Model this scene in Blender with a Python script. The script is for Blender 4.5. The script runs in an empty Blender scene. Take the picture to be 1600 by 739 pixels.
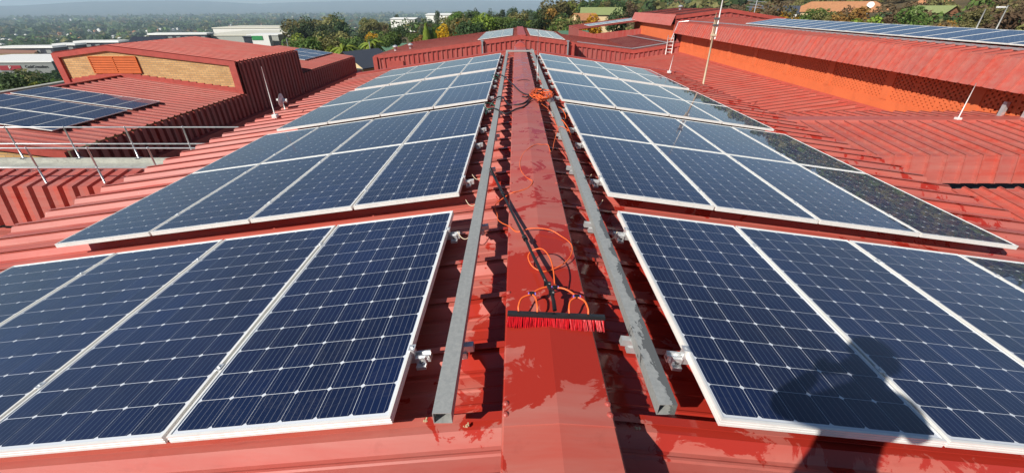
import bpy, math, random
import numpy as np
from math import sin, cos, tan, radians, pi, sqrt, atan2, exp
from mathutils import Vector, Matrix, noise

random.seed(7)
sc = bpy.context.scene
COL = sc.collection

# ------------------------------------------------------------------ camera
cd = bpy.data.cameras.new('camera')
cam = bpy.data.objects.new('camera', cd)
COL.objects.link(cam)
PITCH, YAW, ROLL = 0.5106, -0.0089, -0.0028
fw = Vector((sin(YAW) * cos(PITCH), cos(YAW) * cos(PITCH), -sin(PITCH)))
rt = Vector((cos(YAW), -sin(YAW), 0))
up = rt.cross(fw)
rt, up = cos(ROLL) * rt + sin(ROLL) * up, -sin(ROLL) * rt + cos(ROLL) * up
CAM = Vector((-0.1657, 0, 1.4714))
cam.matrix_world = Matrix(((rt.x, up.x, -fw.x, CAM.x), (rt.y, up.y, -fw.y, CAM.y), (rt.z, up.z, -fw.z, CAM.z), (0, 0, 0, 1)))
cd.sensor_width = 36
cd.lens = 14.47
cd.clip_start = 0.02
cd.clip_end = 60000
sc.camera = cam

# ------------------------------------------------------------------ sky, sun, exposure
SUN_AZ, SUN_EL = radians(-134), radians(36)
world = bpy.data.worlds.new('World')
sc.world = world
world.use_nodes = True
nt = world.node_tree
sky = nt.nodes.new('ShaderNodeTexSky')
sky.sky_type = 'NISHITA'
sky.sun_disc = False
sky.sun_elevation = SUN_EL
sky.sun_rotation = SUN_AZ % (2 * pi)
sky.altitude = 700
sky.air_density = 1.0
sky.dust_density = 0.15
sky.ozone_density = 3.5
nt.links.new(sky.outputs[0], nt.nodes['Background'].inputs[0])
nt.nodes['Background'].inputs[1].default_value = 0.052
sl = bpy.data.lights.new('sun', 'SUN')
sl.energy = 5.0
sl.angle = radians(0.5)
sl.color = (1.0, 0.95, 0.87)
sun = bpy.data.objects.new('sun', sl)
COL.objects.link(sun)
SDIR = Vector((sin(SUN_AZ) * cos(SUN_EL), cos(SUN_AZ) * cos(SUN_EL), sin(SUN_EL)))
sun.rotation_euler = SDIR.to_track_quat('Z', 'Y').to_euler()
sun.location = SDIR * 60
sc.view_settings.view_transform = 'Standard'
sc.view_settings.look = 'None'
sc.view_settings.exposure = 0.38
sc.view_settings.gamma = 1
sc.view_settings.use_curve_mapping = False
sc.cycles.use_denoising = True
sc.cycles.max_bounces = 6
sc.cycles.volume_bounces = 4

# ------------------------------------------------------------------ helpers
def tag(o, label=None, cat=None, group=None, kind=None):
    if label: o['label'] = label
    if cat: o['category'] = cat
    if group: o['group'] = group
    if kind: o['kind'] = kind
    return o

def empty(name, loc, label=None, cat=None, group=None):
    o = bpy.data.objects.new(name, None)
    o.empty_display_size = 0.1
    o.location = loc
    COL.objects.link(o)
    return tag(o, label, cat, group)

class MB:
    """collects faces, builds one mesh"""
    def __init__(s): s.v = []; s.f = []; s.uv = None
    def quad(s, a, b, c, d):
        n = len(s.v); s.v += [tuple(a), tuple(b), tuple(c), tuple(d)]; s.f.append((n, n+1, n+2, n+3))
    def poly(s, pts):
        n = len(s.v); s.v += [tuple(p) for p in pts]; s.f.append(tuple(range(n, n+len(pts))))
    def box(s, x0, x1, y0, y1, z0, z1, M=None):
        n = len(s.v)
        p = [(x0,y0,z0),(x1,y0,z0),(x1,y1,z0),(x0,y1,z0),(x0,y0,z1),(x1,y0,z1),(x1,y1,z1),(x0,y1,z1)]
        if M is not None: p = [tuple(M @ Vector(q)) for q in p]
        s.v += p
        s.f += [tuple(n+i for i in q) for q in ((0,3,2,1),(4,5,6,7),(0,1,5,4),(1,2,6,5),(2,3,7,6),(3,0,4,7))]
        return s
    def prism(s, pts, d):
        """closed polygon pts (3d) swept by vector d"""
        d = Vector(d); n = len(s.v); k = len(pts)
        s.v += [tuple(p) for p in pts] + [tuple(Vector(p) + d) for p in pts]
        s.f.append(tuple(n+i for i in range(k))[::-1]); s.f.append(tuple(n+k+i for i in range(k)))
        for i in range(k):
            j = (i+1) % k; s.f.append((n+i, n+j, n+k+j, n+k+i))
        return s
    def strip(s, prof0, prof1):
        """open profile polyline joined to a second one"""
        n = len(s.v); k = len(prof0)
        s.v += [tuple(p) for p in prof0] + [tuple(p) for p in prof1]
        for i in range(k-1): s.f.append((n+i, n+i+1, n+k+i+1, n+k+i))
        return s
    def tube(s, pts, r, seg=6, cap=True):
        pts = [Vector(p) for p in pts]; rings = []
        for i, p in enumerate(pts):
            t = (pts[min(i+1, len(pts)-1)] - pts[max(i-1, 0)])
            if t.length < 1e-9: t = Vector((0,0,1))
            t.normalize()
            a = t.cross(Vector((0,0,1)))
            if a.length < 0.05: a = t.cross(Vector((1,0,0)))
            a.normalize(); b = t.cross(a)
            rr = r[i] if isinstance(r, (list, tuple)) else r
            n = len(s.v)
            for j in range(seg):
                w = 2*pi*j/seg
                s.v.append(tuple(p + a*cos(w)*rr + b*sin(w)*rr))
            rings.append(n)
        for i in range(len(rings)-1):
            for j in range(seg):
                k = (j+1) % seg
                s.f.append((rings[i]+j, rings[i]+k, rings[i+1]+k, rings[i+1]+j))
        if cap:
            s.f.append(tuple(rings[0]+j for j in range(seg))); s.f.append(tuple(rings[-1]+j for j in range(seg))[::-1])
        return s
    def mesh(s, name, mat, smooth=False):
        me = bpy.data.meshes.new(name)
        me.from_pydata(s.v, [], s.f)
        if mat: me.materials.append(mat)
        if smooth: me.polygons.foreach_set('use_smooth', [True]*len(me.polygons))
        me.update()
        return me
    def obj(s, name, mat, parent=None, smooth=False, bevel=0):
        return link(name, s.mesh(name, mat, smooth), parent, bevel=bevel)

def link(name, me, parent=None, M=None, bevel=0):
    o = bpy.data.objects.new(name, me)
    COL.objects.link(o)
    if M is not None: o.matrix_basis = M
    if parent is not None:
        o.parent = parent
        # children are given in world coordinates; the roots below are translation/rotation only
        if parent.name not in PINV: PINV[parent.name] = parent_world(parent).inverted()
        o.matrix_parent_inverse = PINV[parent.name]
    if bevel:
        b = o.modifiers.new('bevel', 'BEVEL'); b.width = bevel; b.segments = 2; b.limit_method = 'ANGLE'
    return o
PINV = {}
def parent_world(p):
    M = Matrix.LocRotScale(p.location, p.rotation_euler, p.scale)
    if p.parent is not None:
        M = parent_world(p.parent) @ p.matrix_parent_inverse @ p.matrix_basis
    return M

def catmull(pts, n=6):
    pts = [Vector(p) for p in pts]; out = []
    P = [pts[0]*2 - pts[1]] + pts + [pts[-1]*2 - pts[-2]]
    for i in range(1, len(P)-2):
        a, b, c, d = P[i-1], P[i], P[i+1], P[i+2]
        for k in range(n):
            t = k/n
            out.append(0.5*((2*b) + (c-a)*t + (2*a-5*b+4*c-d)*t*t + (3*b-a-3*c+d)*t**3))
    out.append(pts[-1])
    return out

# ------------------------------------------------------------------ materials
def newmat(name):
    m = bpy.data.materials.new(name); m.use_nodes = True
    return m, m.node_tree, m.node_tree.nodes['Principled BSDF']

def N(t, typ, **kw):
    n = t.nodes.new(typ)
    for k, v in kw.items():
        if hasattr(n, k): setattr(n, k, v)
        else: n.inputs[k].default_value = v
    return n

def L(t, a, b): t.links.new(a, b)

def ramp(t, inp, stops):
    r = t.nodes.new('ShaderNodeValToRGB')
    while len(r.color_ramp.elements) < len(stops): r.color_ramp.elements.new(0.5)
    for e, (p, c) in zip(r.color_ramp.elements, stops):
        e.position = p; e.color = (c, c, c, 1) if isinstance(c, (int, float)) else (*c, 1)
    L(t, inp, r.inputs[0])
    return r.outputs[0]

def mixc(t, fac, a, b, mode='MIX'):
    m = t.nodes.new('ShaderNodeMix'); m.data_type = 'RGBA'; m.blend_type = mode
    for s, x in ((0, fac), (6, a), (7, b)):
        if hasattr(x, 'links'): L(t, x, m.inputs[s])
        elif s == 0: m.inputs[0].default_value = x
        else: m.inputs[s].default_value = (*x, 1)
    return m.outputs[2]

def mth(t, op, a, b=None, clamp=False):
    m = t.nodes.new('ShaderNodeMath'); m.operation = op; m.use_clamp = clamp
    for i, x in enumerate((a, b)):
        if x is None: continue
        if hasattr(x, 'links'): L(t, x, m.inputs[i])
        else: m.inputs[i].default_value = x
    return m.outputs[0]

def worldpos(t):
    g = t.nodes.new('ShaderNodeNewGeometry')
    return g.outputs['Position']

def noi(t, vec, scale, detail=4, rough=0.6, dist=0.0, dims=None):
    n = t.nodes.new('ShaderNodeTexNoise')
    n.inputs['Scale'].default_value = scale; n.inputs['Detail'].default_value = detail
    n.inputs['Roughness'].default_value = rough; n.inputs['Distortion'].default_value = dist
    if dims is not None:
        mp = t.nodes.new('ShaderNodeMapping'); mp.inputs['Scale'].default_value = dims
        L(t, vec, mp.inputs[0]); vec = mp.outputs[0]
    L(t, vec, n.inputs['Vector'])
    return n.outputs['Fac']

def bump(t, b, h, strength, dist=0.01):
    n = t.nodes.new('ShaderNodeBump'); n.inputs['Strength'].default_value = strength; n.inputs['Distance'].default_value = dist
    L(t, h, n.inputs['Height']); L(t, n.outputs[0], b.inputs['Normal'])

def simple(name, col, rough=0.5, metal=0.0, var=0.12, scale=3.0, bumps=0.0, bscale=60, dims=None, dirt=None, coat=0):
    m, t, b = newmat(name)
    p = worldpos(t)
    n1 = noi(t, p, scale, 5, 0.65, 0.3, dims)
    dark = tuple(c*(1-var) for c in col); lite = tuple(min(1, c*(1+var)) for c in col)
    c = mixc(t, ramp(t, n1, [(0.3, 0), (0.7, 1)]), dark, lite)
    if dirt:
        n2 = noi(t, p, scale*2.3, 7, 0.7, 0.6)
        c = mixc(t, mth(t, 'MULTIPLY', ramp(t, n2, [(0.52, 0), (0.72, 1)]), dirt[1]), c, dirt[0])
    L(t, c, b.inputs['Base Color'])
    b.inputs['Roughness'].default_value = rough; b.inputs['Metallic'].default_value = metal
    if coat: b.inputs['Coat Weight'].default_value = coat
    if bumps:
        bump(t, b, noi(t, p, bscale, 4, 0.6), bumps)
    return m

def red_paint(name, col, wet=0.0, rough=0.42, streak=(0.4, 6, 6)):
    """weathered red coil-coated sheet; wet: amount of standing water film"""
    m, t, b = newmat(name)
    p = worldpos(t)
    big = noi(t, p, 0.7, 4, 0.6, 0.4)
    fine = noi(t, p, 9, 6, 0.7, 0.2)
    stk = noi(t, p, 1.0, 5, 0.65, 0.1, streak)
    c = mixc(t, ramp(t, big, [(0.3, 0), (0.7, 1)]), tuple(x*0.88 for x in col), tuple(x*1.08 for x in col))
    chalk = tuple(x*0.60 + y for x, y in zip(col, (0.175, 0.120, 0.098)))
    c = mixc(t, mth(t, 'MULTIPLY', ramp(t, stk, [(0.34, 0), (0.66, 1)]), 0.66), c, chalk)
    # each sheet has faded a little differently
    oi = t.nodes.new('ShaderNodeObjectInfo'); hv = t.nodes.new('ShaderNodeHueSaturation'); L(t, c, hv.inputs['Color'])
    L(t, mth(t, 'ADD', mth(t, 'MULTIPLY', oi.outputs['Random'], 0.16), 0.92), hv.inputs['Value']); L(t, mth(t, 'ADD', mth(t, 'MULTIPLY', oi.outputs['Random'], 0.10), 0.94), hv.inputs['Saturation']); c = hv.outputs[0]
    # rain-washed grime running down the fall of the sheets
    gr = noi(t, p, 3.2, 7, 0.72, 0.25, (0.5, 5, 5)); c = mixc(t, mth(t, 'MULTIPLY', ramp(t, gr, [(0.56, 0), (0.74, 1)]), 0.38), c, tuple(x*0.42+0.012 for x in col))
    c = mixc(t, mth(t, 'MULTIPLY', ramp(t, fine, [(0.58, 0), (0.8, 1)]), 0.35), c, tuple(x*0.55 for x in col))
    # small droppings and lichen specks
    vor = t.nodes.new('ShaderNodeTexVoronoi'); vor.inputs['Scale'].default_value = 5.0
    L(t, p, vor.inputs['Vector'])
    spk = ramp(t, vor.outputs['Distance'], [(0.018, 1), (0.04, 0)])
    c = mixc(t, mth(t, 'MULTIPLY', spk, 0.6), c, (0.55, 0.42, 0.36))
    r = mth(t, 'ADD', mth(t, 'MULTIPLY', fine, 0.2), rough - 0.1)
    if wet > 0:
        sx = t.nodes.new('ShaderNodeSeparateXYZ'); L(t, p, sx.inputs[0])
        w = noi(t, p, 3.3, 9, 0.64, 0.7)
        y = sx.outputs['Y']; x = sx.outputs['X']
        # the washed strip: from just ahead of the standing place up to the first blocks of panels
        fall = t.nodes.new('ShaderNodeMapRange'); L(t, y, fall.inputs[0])
        for i, v_ in zip((1, 2, 3, 4), (1.5, 3.2, -0.02, 0.12)): fall.inputs[i].default_value = v_
        near = t.nodes.new('ShaderNodeMapRange'); L(t, y, near.inputs[0])
        for i, v_ in zip((1, 2, 3, 4), (0.95, 1.16, 0.26, 0.0)): near.inputs[i].default_value = v_
        side = t.nodes.new('ShaderNodeMapRange'); L(t, x, side.inputs[0])
        for i, v_ in zip((1, 2, 3, 4), (-0.75, -0.28, 0.22, 0.0)): side.inputs[i].default_value = v_
        q = mth(t, 'SUBTRACT', mth(t, 'SUBTRACT', mth(t, 'SUBTRACT', w, fall.outputs[0]), near.outputs[0]), side.outputs[0])
        msk = ramp(t, q, [(0.435, 0), (0.458, 1)])
        c = mixc(t, msk, c, mixc(t, 0.5, c, tuple(x_*y_ for x_, y_ in zip(col, (0.86, 0.30, 0.24)))))
        c2 = mixc(t, msk, c, tuple(x_*y_ for x_, y_ in zip(col, (0.80, 0.36, 0.30))))
        c = c2
        r = mth(t, 'ADD', mth(t, 'MULTIPLY', mth(t, 'SUBTRACT', 1.0, msk), r), mth(t, 'MULTIPLY', msk, 0.12))
    L(t, c, b.inputs['Base Color']); L(t, r, b.inputs['Roughness'])
    b.inputs['Specular IOR Level'].default_value = 0.35
    bump(t, b, noi(t, p, 14, 4, 0.6), 0.12, 0.004)
    return m

RED = (0.45, 0.080, 0.058)
M = {}
M['red'] = red_paint('red_roof_paint', RED)
M['red_wet'] = red_paint('red_roof_paint_washed', RED, wet=1, rough=0.40)
M['red_clad'] = red_paint('red_cladding_paint', (0.37, 0.055, 0.047), streak=(6, 6, 0.5))
M['maroon'] = red_paint('maroon_roof_sheet', (0.17, 0.022, 0.024))  # darker red than the other sheets, for some roof strips
M['red_trim'] = simple('red_trim_paint', (0.40, 0.072, 0.055), 0.45, var=0.15)
M['gutter'] = simple('gutter_grey_paint', (0.40, 0.40, 0.35), 0.6, var=0.2, dirt=((0.12, 0.10, 0.09), 0.6))
M['alu'] = simple('anodised_aluminium', (0.80, 0.79, 0.75), 0.40, 0.15, var=0.05, scale=5, dirt=((0.5, 0.47, 0.41), 0.3))
M['rail_alu'] = simple('mill_aluminium', (0.72, 0.73, 0.73), 0.33, 0.6, var=0.08)
M['steel'] = simple('bolt_steel', (0.35, 0.35, 0.34), 0.35, 0.9)
M['tube'] = simple('galvanised_tube', (0.55, 0.56, 0.56), 0.38, 0.7, var=0.15, scale=8)
M['black'] = simple('black_plastic', (0.012, 0.012, 0.013), 0.38, var=0.2)
M['rubber'] = simple('dark_rubber_cable', (0.016, 0.018, 0.022), 0.55)
M['green_cable'] = simple('green_earth_cable', (0.012, 0.10, 0.06), 0.45)
M['orange_hose'] = simple('orange_hose', (0.80, 0.13, 0.025), 0.45, var=0.15, scale=20)
M['violet'] = simple('violet_ring', (0.22, 0.16, 0.55), 0.4)
M['bristle'] = simple('red_bristle', (0.50, 0.006, 0.012), 0.4, var=0.25, scale=40)
M['white'] = simple('white_paint', (0.74, 0.73, 0.70), 0.5, dirt=((0.4, 0.38, 0.33), 0.4))
M['mast'] = simple('mast_fibreglass', (0.62, 0.50, 0.34), 0.5, var=0.15)
M['orange'] = simple('orange_wall_paint', (0.66, 0.148, 0.048), 0.75, var=0.07, scale=1.2, dirt=((0.42, 0.08, 0.03), 0.4), bumps=0.08)
M['louvre'] = simple('orange_louvre_paint', (0.55, 0.11, 0.018), 0.8)
M['dark'] = simple('painted_hollow_shade', (0.02, 0.017, 0.015), 0.9)  # near-black colour painted in for the shade inside hollows
M['brickwall'] = None
M['dirt'] = simple('wall_grey', (0.20, 0.20, 0.20), 0.85, dirt=((0.10, 0.10, 0.10), 0.5))
M['grime'] = simple('lichen_crumb', (0.55, 0.42, 0.25), 0.9)

def brick_mat():
    m, t, b = newmat('yellow_face_brick')
    g = worldpos(t)
    mp = t.nodes.new('ShaderNodeMapping'); mp.inputs['Rotation'].default_value = (radians(90), 0, 0)
    L(t, g, mp.inputs[0])
    br = t.nodes.new('ShaderNodeTexBrick')
    L(t, mp.outputs[0], br.inputs['Vector'])
    br.inputs['Color1'].default_value = (0.62, 0.38, 0.155, 1); br.inputs['Color2'].default_value = (0.48, 0.27, 0.10, 1)
    br.inputs['Mortar'].default_value = (0.26, 0.20, 0.14, 1)
    br.inputs['Scale'].default_value = 1.0; br.inputs['Mortar Size'].default_value = 0.010
    br.inputs['Brick Width'].default_value = 0.30; br.inputs['Row Height'].default_value = 0.10
    n2 = noi(t, g, 1.4, 6, 0.7, 0.5)
    c = mixc(t, mth(t, 'MULTIPLY', ramp(t, n2, [(0.55, 0), (0.75, 1)]), 0.5), br.outputs['Color'], (0.20, 0.13, 0.07))
    L(t, c, b.inputs['Base Color']); b.inputs['Roughness'].default_value = 0.85
    bump(t, b, br.outputs['Fac'], -0.5, 0.01)
    return m
M['brickwall'] = brick_mat()

def galv_mat():
    m, t, b = newmat('galvanised_channel')
    p = worldpos(t)
    sp = noi(t, p, 55, 3, 0.6)
    c = mixc(t, ramp(t, sp, [(0.35, 0), (0.65, 1)]), (0.36, 0.37, 0.355), (0.44, 0.445, 0.42))
    st = noi(t, p, 2.0, 5, 0.7, 0.2, (7, 0.6, 7))
    c = mixc(t, mth(t, 'MULTIPLY', ramp(t, st, [(0.5, 0), (0.75, 1)]), 0.4), c, (0.24, 0.24, 0.23))
    sx = t.nodes.new('ShaderNodeSeparateXYZ'); L(t, p, sx.inputs[0])
    rightside = t.nodes.new('ShaderNodeMapRange'); L(t, sx.outputs['X'], rightside.inputs[0])
    for i, v_ in zip((1, 2, 3, 4), (-0.1, 0.1, 0.5, 0.0)): rightside.inputs[i].default_value = v_
    far = t.nodes.new('ShaderNodeMapRange'); L(t, sx.outputs['Y'], far.inputs[0])
    for i, v_ in zip((1, 2, 3, 4), (1.6, 6.0, 0.0, 0.4)): far.inputs[i].default_value = v_
    edge = t.nodes.new('ShaderNodeMapRange'); L(t, sx.outputs['X'], edge.inputs[0])
    for i, v_ in zip((1, 2, 3, 4), (0.42, 0.47, 0.12, -0.14)): edge.inputs[i].default_value = v_
    w = noi(t, p, 5, 7, 0.66, 1.2, (1.6, 1, 1))
    q = mth(t, 'SUBTRACT', mth(t, 'SUBTRACT', mth(t, 'SUBTRACT', w, rightside.outputs[0]), far.outputs[0]), edge.outputs[0])
    msk = ramp(t, q, [(0.47, 0), (0.50, 1)])
    c = mixc(t, msk, c, (0.17, 0.175, 0.17))
    L(t, c, b.inputs['Base Color'])
    r = mth(t, 'SUBTRACT', 0.5, mth(t, 'MULTIPLY', msk, 0.32))
    L(t, r, b.inputs['Roughness'])
    b.inputs['Metallic'].default_value = 0.35
    return m
M['galv'] = galv_mat()

def cell_mat():
    m, t, b = newmat('mono_silicon_cell')
    uv = t.nodes.new('ShaderNodeUVMap')
    sx = t.nodes.new('ShaderNodeSeparateXYZ'); L(t, uv.outputs[0], sx.inputs[0])
    x = mth(t, 'FRACT', mth(t, 'ADD', mth(t, 'MULTIPLY', sx.outputs['X'], 5.0), 0.0))
    d = mth(t, 'ABSOLUTE', mth(t, 'SUBTRACT', x, 0.5))
    bus = ramp(t, d, [(0.018, 1), (0.030, 0)])
    oi = t.nodes.new('ShaderNodeObjectInfo')
    p = worldpos(t)
    n = noi(t, p, 0.9, 3, 0.5)
    base = mixc(t, ramp(t, n, [(0.3, 0), (0.7, 1)]), (0.0045, 0.010, 0.040), (0.006, 0.017, 0.070))
    base = mixc(t, mth(t, 'MULTIPLY', oi.outputs['Random'], 0.35), base, (0.006, 0.009, 0.022))
    c = mixc(t, mth(t, 'MULTIPLY', bus, 0.42), base, (0.42, 0.45, 0.50))
    dust = noi(t, p, 7, 6, 0.7, 0.4)
    c = mixc(t, mth(t, 'MULTIPLY', ramp(t, dust, [(0.55, 0), (0.85, 1)]), 0.04), c, (0.35, 0.32, 0.28))
    wm = noi(t, p, 2.2, 8, 0.72, 1.4)   # dried water marks and a thin film of dust
    c = mixc(t, mth(t, 'MULTIPLY', ramp(t, wm, [(0.50, 0), (0.515, 1), (0.53, 0)]), 0.035), c, (0.4, 0.38, 0.34))
    vo = t.nodes.new('ShaderNodeTexVoronoi'); vo.inputs['Scale'].default_value = 2.6; L(t, p, vo.inputs['Vector'])
    c = mixc(t, mth(t, 'MULTIPLY', ramp(t, vo.outputs['Distance'], [(0.014, 1), (0.022, 0)]), 0.55), c, (0.5, 0.48, 0.42))
    L(t, c, b.inputs['Base Color'])
    b.inputs['Roughness'].default_value = 0.34
    b.inputs['Specular IOR Level'].default_value = 0.25
    b.inputs['Coat Weight'].default_value = 1.0; b.inputs['Coat Roughness'].default_value = 0.015; b.inputs['Coat IOR'].default_value = 1.45
    return m
M['cell'] = cell_mat()

def sheet_mat():
    m, t, b = newmat('white_backsheet_under_glass')
    b.inputs['Base Color'].default_value = (0.66, 0.69, 0.73, 1)
    b.inputs['Roughness'].default_value = 0.4
    b.inputs['Coat Weight'].default_value = 1.0; b.inputs['Coat Roughness'].default_value = 0.015; b.inputs['Coat IOR'].default_value = 1.45
    return m
M['sheet'] = sheet_mat()

# ------------------------------------------------------------------ terrain
def interp(x, tab):
    if x <= tab[0][0]: return tab[0][1]
    for (a, va), (b_, vb) in zip(tab, tab[1:]):
        if x <= b_: return va + (vb - va) * (x - a) / (b_ - a)
    return tab[-1][1]
LOWP = [(0, -9), (45, -9), (90, -13), (150, -20), (210, -28), (400, -38), (800, -58), (2000, -92), (5000, -118), (40000, -150)]
MIDP = [(0, -9), (50, -9), (120, -13), (260, -13), (420, -20), (1000, -55), (2500, -95), (5000, -118), (40000, -150)]
SKYL = [(6, 0.0), (10, 0.6), (15, 1.3), (20, 1.7), (28, 3.2), (38, 5.6), (48, 7.3), (58, 7.9), (80, 8.6), (110, 6.5), (140, 3), (165, 0)]
def sstep(a, b, x):
    t = max(0.0, min(1.0, (x - a) / (b - a))); return t * t * (3 - 2 * t)
def ground(x, y):
    r = sqrt(x*x + y*y); az = math.degrees(atan2(x, y))
    wmid = sstep(-24, -12, az)
    if az < -120: wmid = 0.5
    h = interp(r, LOWP) * (1 - wmid) + interp(r, MIDP) * wmid
    if r > 25 and r < 9000:
        h += noise.noise(Vector((x*0.006, y*0.006, 3))) * min(6, r*0.012) * sstep(50, 200, r)
    if 4 < az < 168:
        el = interp(az, SKYL); top = 800.0
        ht = top * tan(radians(el)) - 5
        hh = -9 + (ht + 9) * max(0, min(1, (r-55)/(top-55)))**1.36
        w = sstep(4, 12, az) * (1 - sstep(155, 168, az)) * (1 - sstep(900, 4000, r))
        hh += noise.noise(Vector((x*0.012, y*0.012, 9))) * 3 * sstep(80, 200, r)
        h = h * (1 - w) + hh * w
    return h
def hills(az, r):
    """distant escarpment beyond the plain"""
    e = interp(az, [(-70, 0.05), (-47, 0.08), (-42, 0.42), (-36, 0.5), (-32, 0.42), (-29, 0.22), (-26, 0.35), (-20, 0.5), (-8, 0.55), (5, 0.5), (20, 0.4), (60, 0.3)])
    e += 0.03*noise.noise(Vector((az*0.16, 1, 1))) + 0.02*noise.noise(Vector((az*0.5, 1, 1)))
    return e

def ground_mat():
    m, t, b = newmat('bushveld_ground')
    p = worldpos(t)
    a = noi(t, p, 0.012, 8, 0.7, 0.5); f = noi(t, p, 0.15, 6, 0.7, 0.3)
    c = mixc(t, ramp(t, a, [(0.38, 0), (0.62, 1)]), (0.085, 0.070, 0.038), (0.16, 0.115, 0.065))
    c = mixc(t, ramp(t, f, [(0.42, 0), (0.66, 1)]), c, (0.075, 0.065, 0.035))
    # the plain and the escarpment are wooded
    ln = t.nodes.new('ShaderNodeVectorMath'); ln.operation = 'LENGTH'; L(t, p, ln.inputs[0])
    fr = t.nodes.new('ShaderNodeMapRange'); L(t, ln.outputs['Value'], fr.inputs[0])
    for i_, v_ in zip((1, 2, 3, 4), (700, 1800, 0.0, 1.0)): fr.inputs[i_].default_value = v_
    wd = mixc(t, ramp(t, noi(t, p, 0.004, 8, 0.75, 0.6), [(0.42, 0), (0.60, 1)]), (0.030, 0.042, 0.026), (0.10, 0.085, 0.055))
    c = mixc(t, fr.outputs[0], c, wd)
    L(t, c, b.inputs['Base Color']); b.inputs['Roughness'].default_value = 0.95
    b.inputs['Specular IOR Level'].default_value = 0.1
    return m
M['ground'] = ground_mat()
radii = [0, 15, 30, 45, 60, 75, 90, 110, 130, 155, 180, 210, 250, 300, 360, 420, 500, 620, 800, 1050, 1400, 2000, 2900, 4200, 6000, 8500, 11000, 13000, 14500, 16000, 17500, 19000]
NA = 240
mb = MB()
mb.v.append((0, 0, -9.0))
for ri, r in enumerate(radii[1:]):
    for k in range(NA):
        a = 2*pi*k/NA; x, y = r*sin(a), r*cos(a)
        z = ground(x, y)
        az = math.degrees(atan2(x, y))
        if r > 8000 and -100 < az < 70:
            bell = exp(-((r-16000)/2100.0)**2)
            z = z + (16000*tan(radians(max(0, hills(az, r)))) + 130) * bell
        mb.v.append((x, y, z))
for k in range(NA): mb.f.append((0, 1+(k+1) % NA, 1+k))
for ri in range(len(radii)-2):
    o0 = 1+ri*NA; o1 = o0+NA
    for k in range(NA):
        j = (k+1) % NA; mb.f.append((o0+k, o0+j, o1+j, o1+k))
g = mb.obj('ground', M['ground'], smooth=True)
tag(g, 'dry bushveld ground falling away to a hazy plain and distant hills', kind='structure')

# ------------------------------------------------------------------ ribbed sheet cladding
def rib_profile(pitch, h, wide=0.05, stiff=True, lap=0, web=0.58):
    """one sheet from rib to rib; lap: the next sheet hooks over this one, its open lip towards -s (1) or +s (-1)"""
    p = pitch; w = wide
    if lap:
        g = max(0.010, h*0.24); t = 0.004
        pr = [(0.034, h), (0.034, h+g), (-0.006, h+g), (-0.006, h+g+t), (w*0.46, h+g+t), (w*web, 0.0)]
    else: pr = [(0, h), (w*0.46, h), (w*web, 0.0)]
    if stiff:
        for q in (0.30, 0.52, 0.74):
            pr += [(p*q-0.014, 0), (p*q-0.005, h*0.09), (p*q+0.005, h*0.09), (p*q+0.014, 0)]
    pr += [(p-w*web, 0), (p-w*0.46, h)] + ([(p+0.034, h)] if lap else [(p, h)])
    if lap < 0: pr = [(p-a, b_) for a, b_ in pr[::-1]]
    return pr

def clad(parent, name, org, U, V, nsheet, pitch, length, h, mat, singles=True, wide=0.05, stiff=True, lap=0, web=0.58):
    """org: corner, U: across the ribs, V: along the ribs; normal = U x V"""
    U = Vector(U).normalized(); V = Vector(V).normalized(); W = U.cross(V)
    org = Vector(org); pr = rib_profile(pitch, h, wide, stiff, lap, web)
    if singles:
        m0 = MB(); m0.strip([(s, 0, q) for s, q in pr], [(s, length, q) for s, q in pr])
        me = m0.mesh(name, mat); out = []
        for i in range(nsheet):
            o_ = org + U*(pitch*i)
            Mx = Matrix(((U.x, V.x, W.x, o_.x), (U.y, V.y, W.y, o_.y), (U.z, V.z, W.z, o_.z), (0, 0, 0, 1)))
            out.append(link(name, me, parent, Mx))
        return out
    m0 = MB()
    for i in range(nsheet):
        a = [org + U*(pitch*i+s) + W*q for s, q in pr]
        m0.strip(a, [x + V*length for x in a])
    o = m0.obj(name, mat, parent); o['kind'] = 'stuff'
    return [o]

def bent(parent, name, U, pts, nsheet, pitch, h, mat, wide, lap=0, stiff=False):
    """sheets bent over folds: pts is the polyline of the flat of the first sheet"""
    U = Vector(U).normalized(); P = [Vector(p) for p in pts]
    Ws = [U.cross((b_-a).normalized()) for a, b_ in zip(P, P[1:])]
    off = [Ws[0]] + [((a+b_)/(1+a.dot(b_))) for a, b_ in zip(Ws, Ws[1:])] + [Ws[-1]]
    pr = rib_profile(pitch, h, wide, stiff, lap); m0 = MB()
    ring = [[p - P[0] + U*s_ + o_*q for s_, q in pr] for p, o_ in zip(P, off)]
    for a, b_ in zip(ring, ring[1:]): m0.strip(a, b_)
    me = m0.mesh(name, mat)
    for i in range(nsheet): link(name, me, parent, Matrix.Translation(P[0] + U*(pitch*i)))

S = 0.1372; TS = tan(S)
def zroof(x, zr): return zr - TS*abs(x)

# ------------------------------------------------------------------ main building
RIBZ, PANZ, PITCHM = -0.018, -0.088, 0.423
Y_NEAR, NSH = 1.145 - PITCHM*8, 46
main = empty('gabled_building', (0, 8, -9), 'long red roofed building in the foreground carrying both main solar arrays on its ridge', 'building')
lenL = (6.45 - 0.05)/cos(S)
vL = Vector((-cos(S), 0, -sin(S))); vR = Vector((cos(S), 0, -sin(S)))
y_end = Y_NEAR + PITCHM*NSH
clad(main, 'roof_sheet', (-0.05, Y_NEAR, zroof(0.05, PANZ)), (0, 1, 0), vL, NSH, PITCHM, lenL, RIBZ-PANZ-0.016, M['red_wet'], True, 0.075, True, 1, 1.05)
clad(main, 'roof_sheet', (0.05, y_end, zroof(0.05, PANZ)), (0, -1, 0), vR, NSH, PITCHM, lenL-0.12, RIBZ-PANZ-0.016, M['red_wet'], True, 0.075, True, -1, 1.05)
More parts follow.
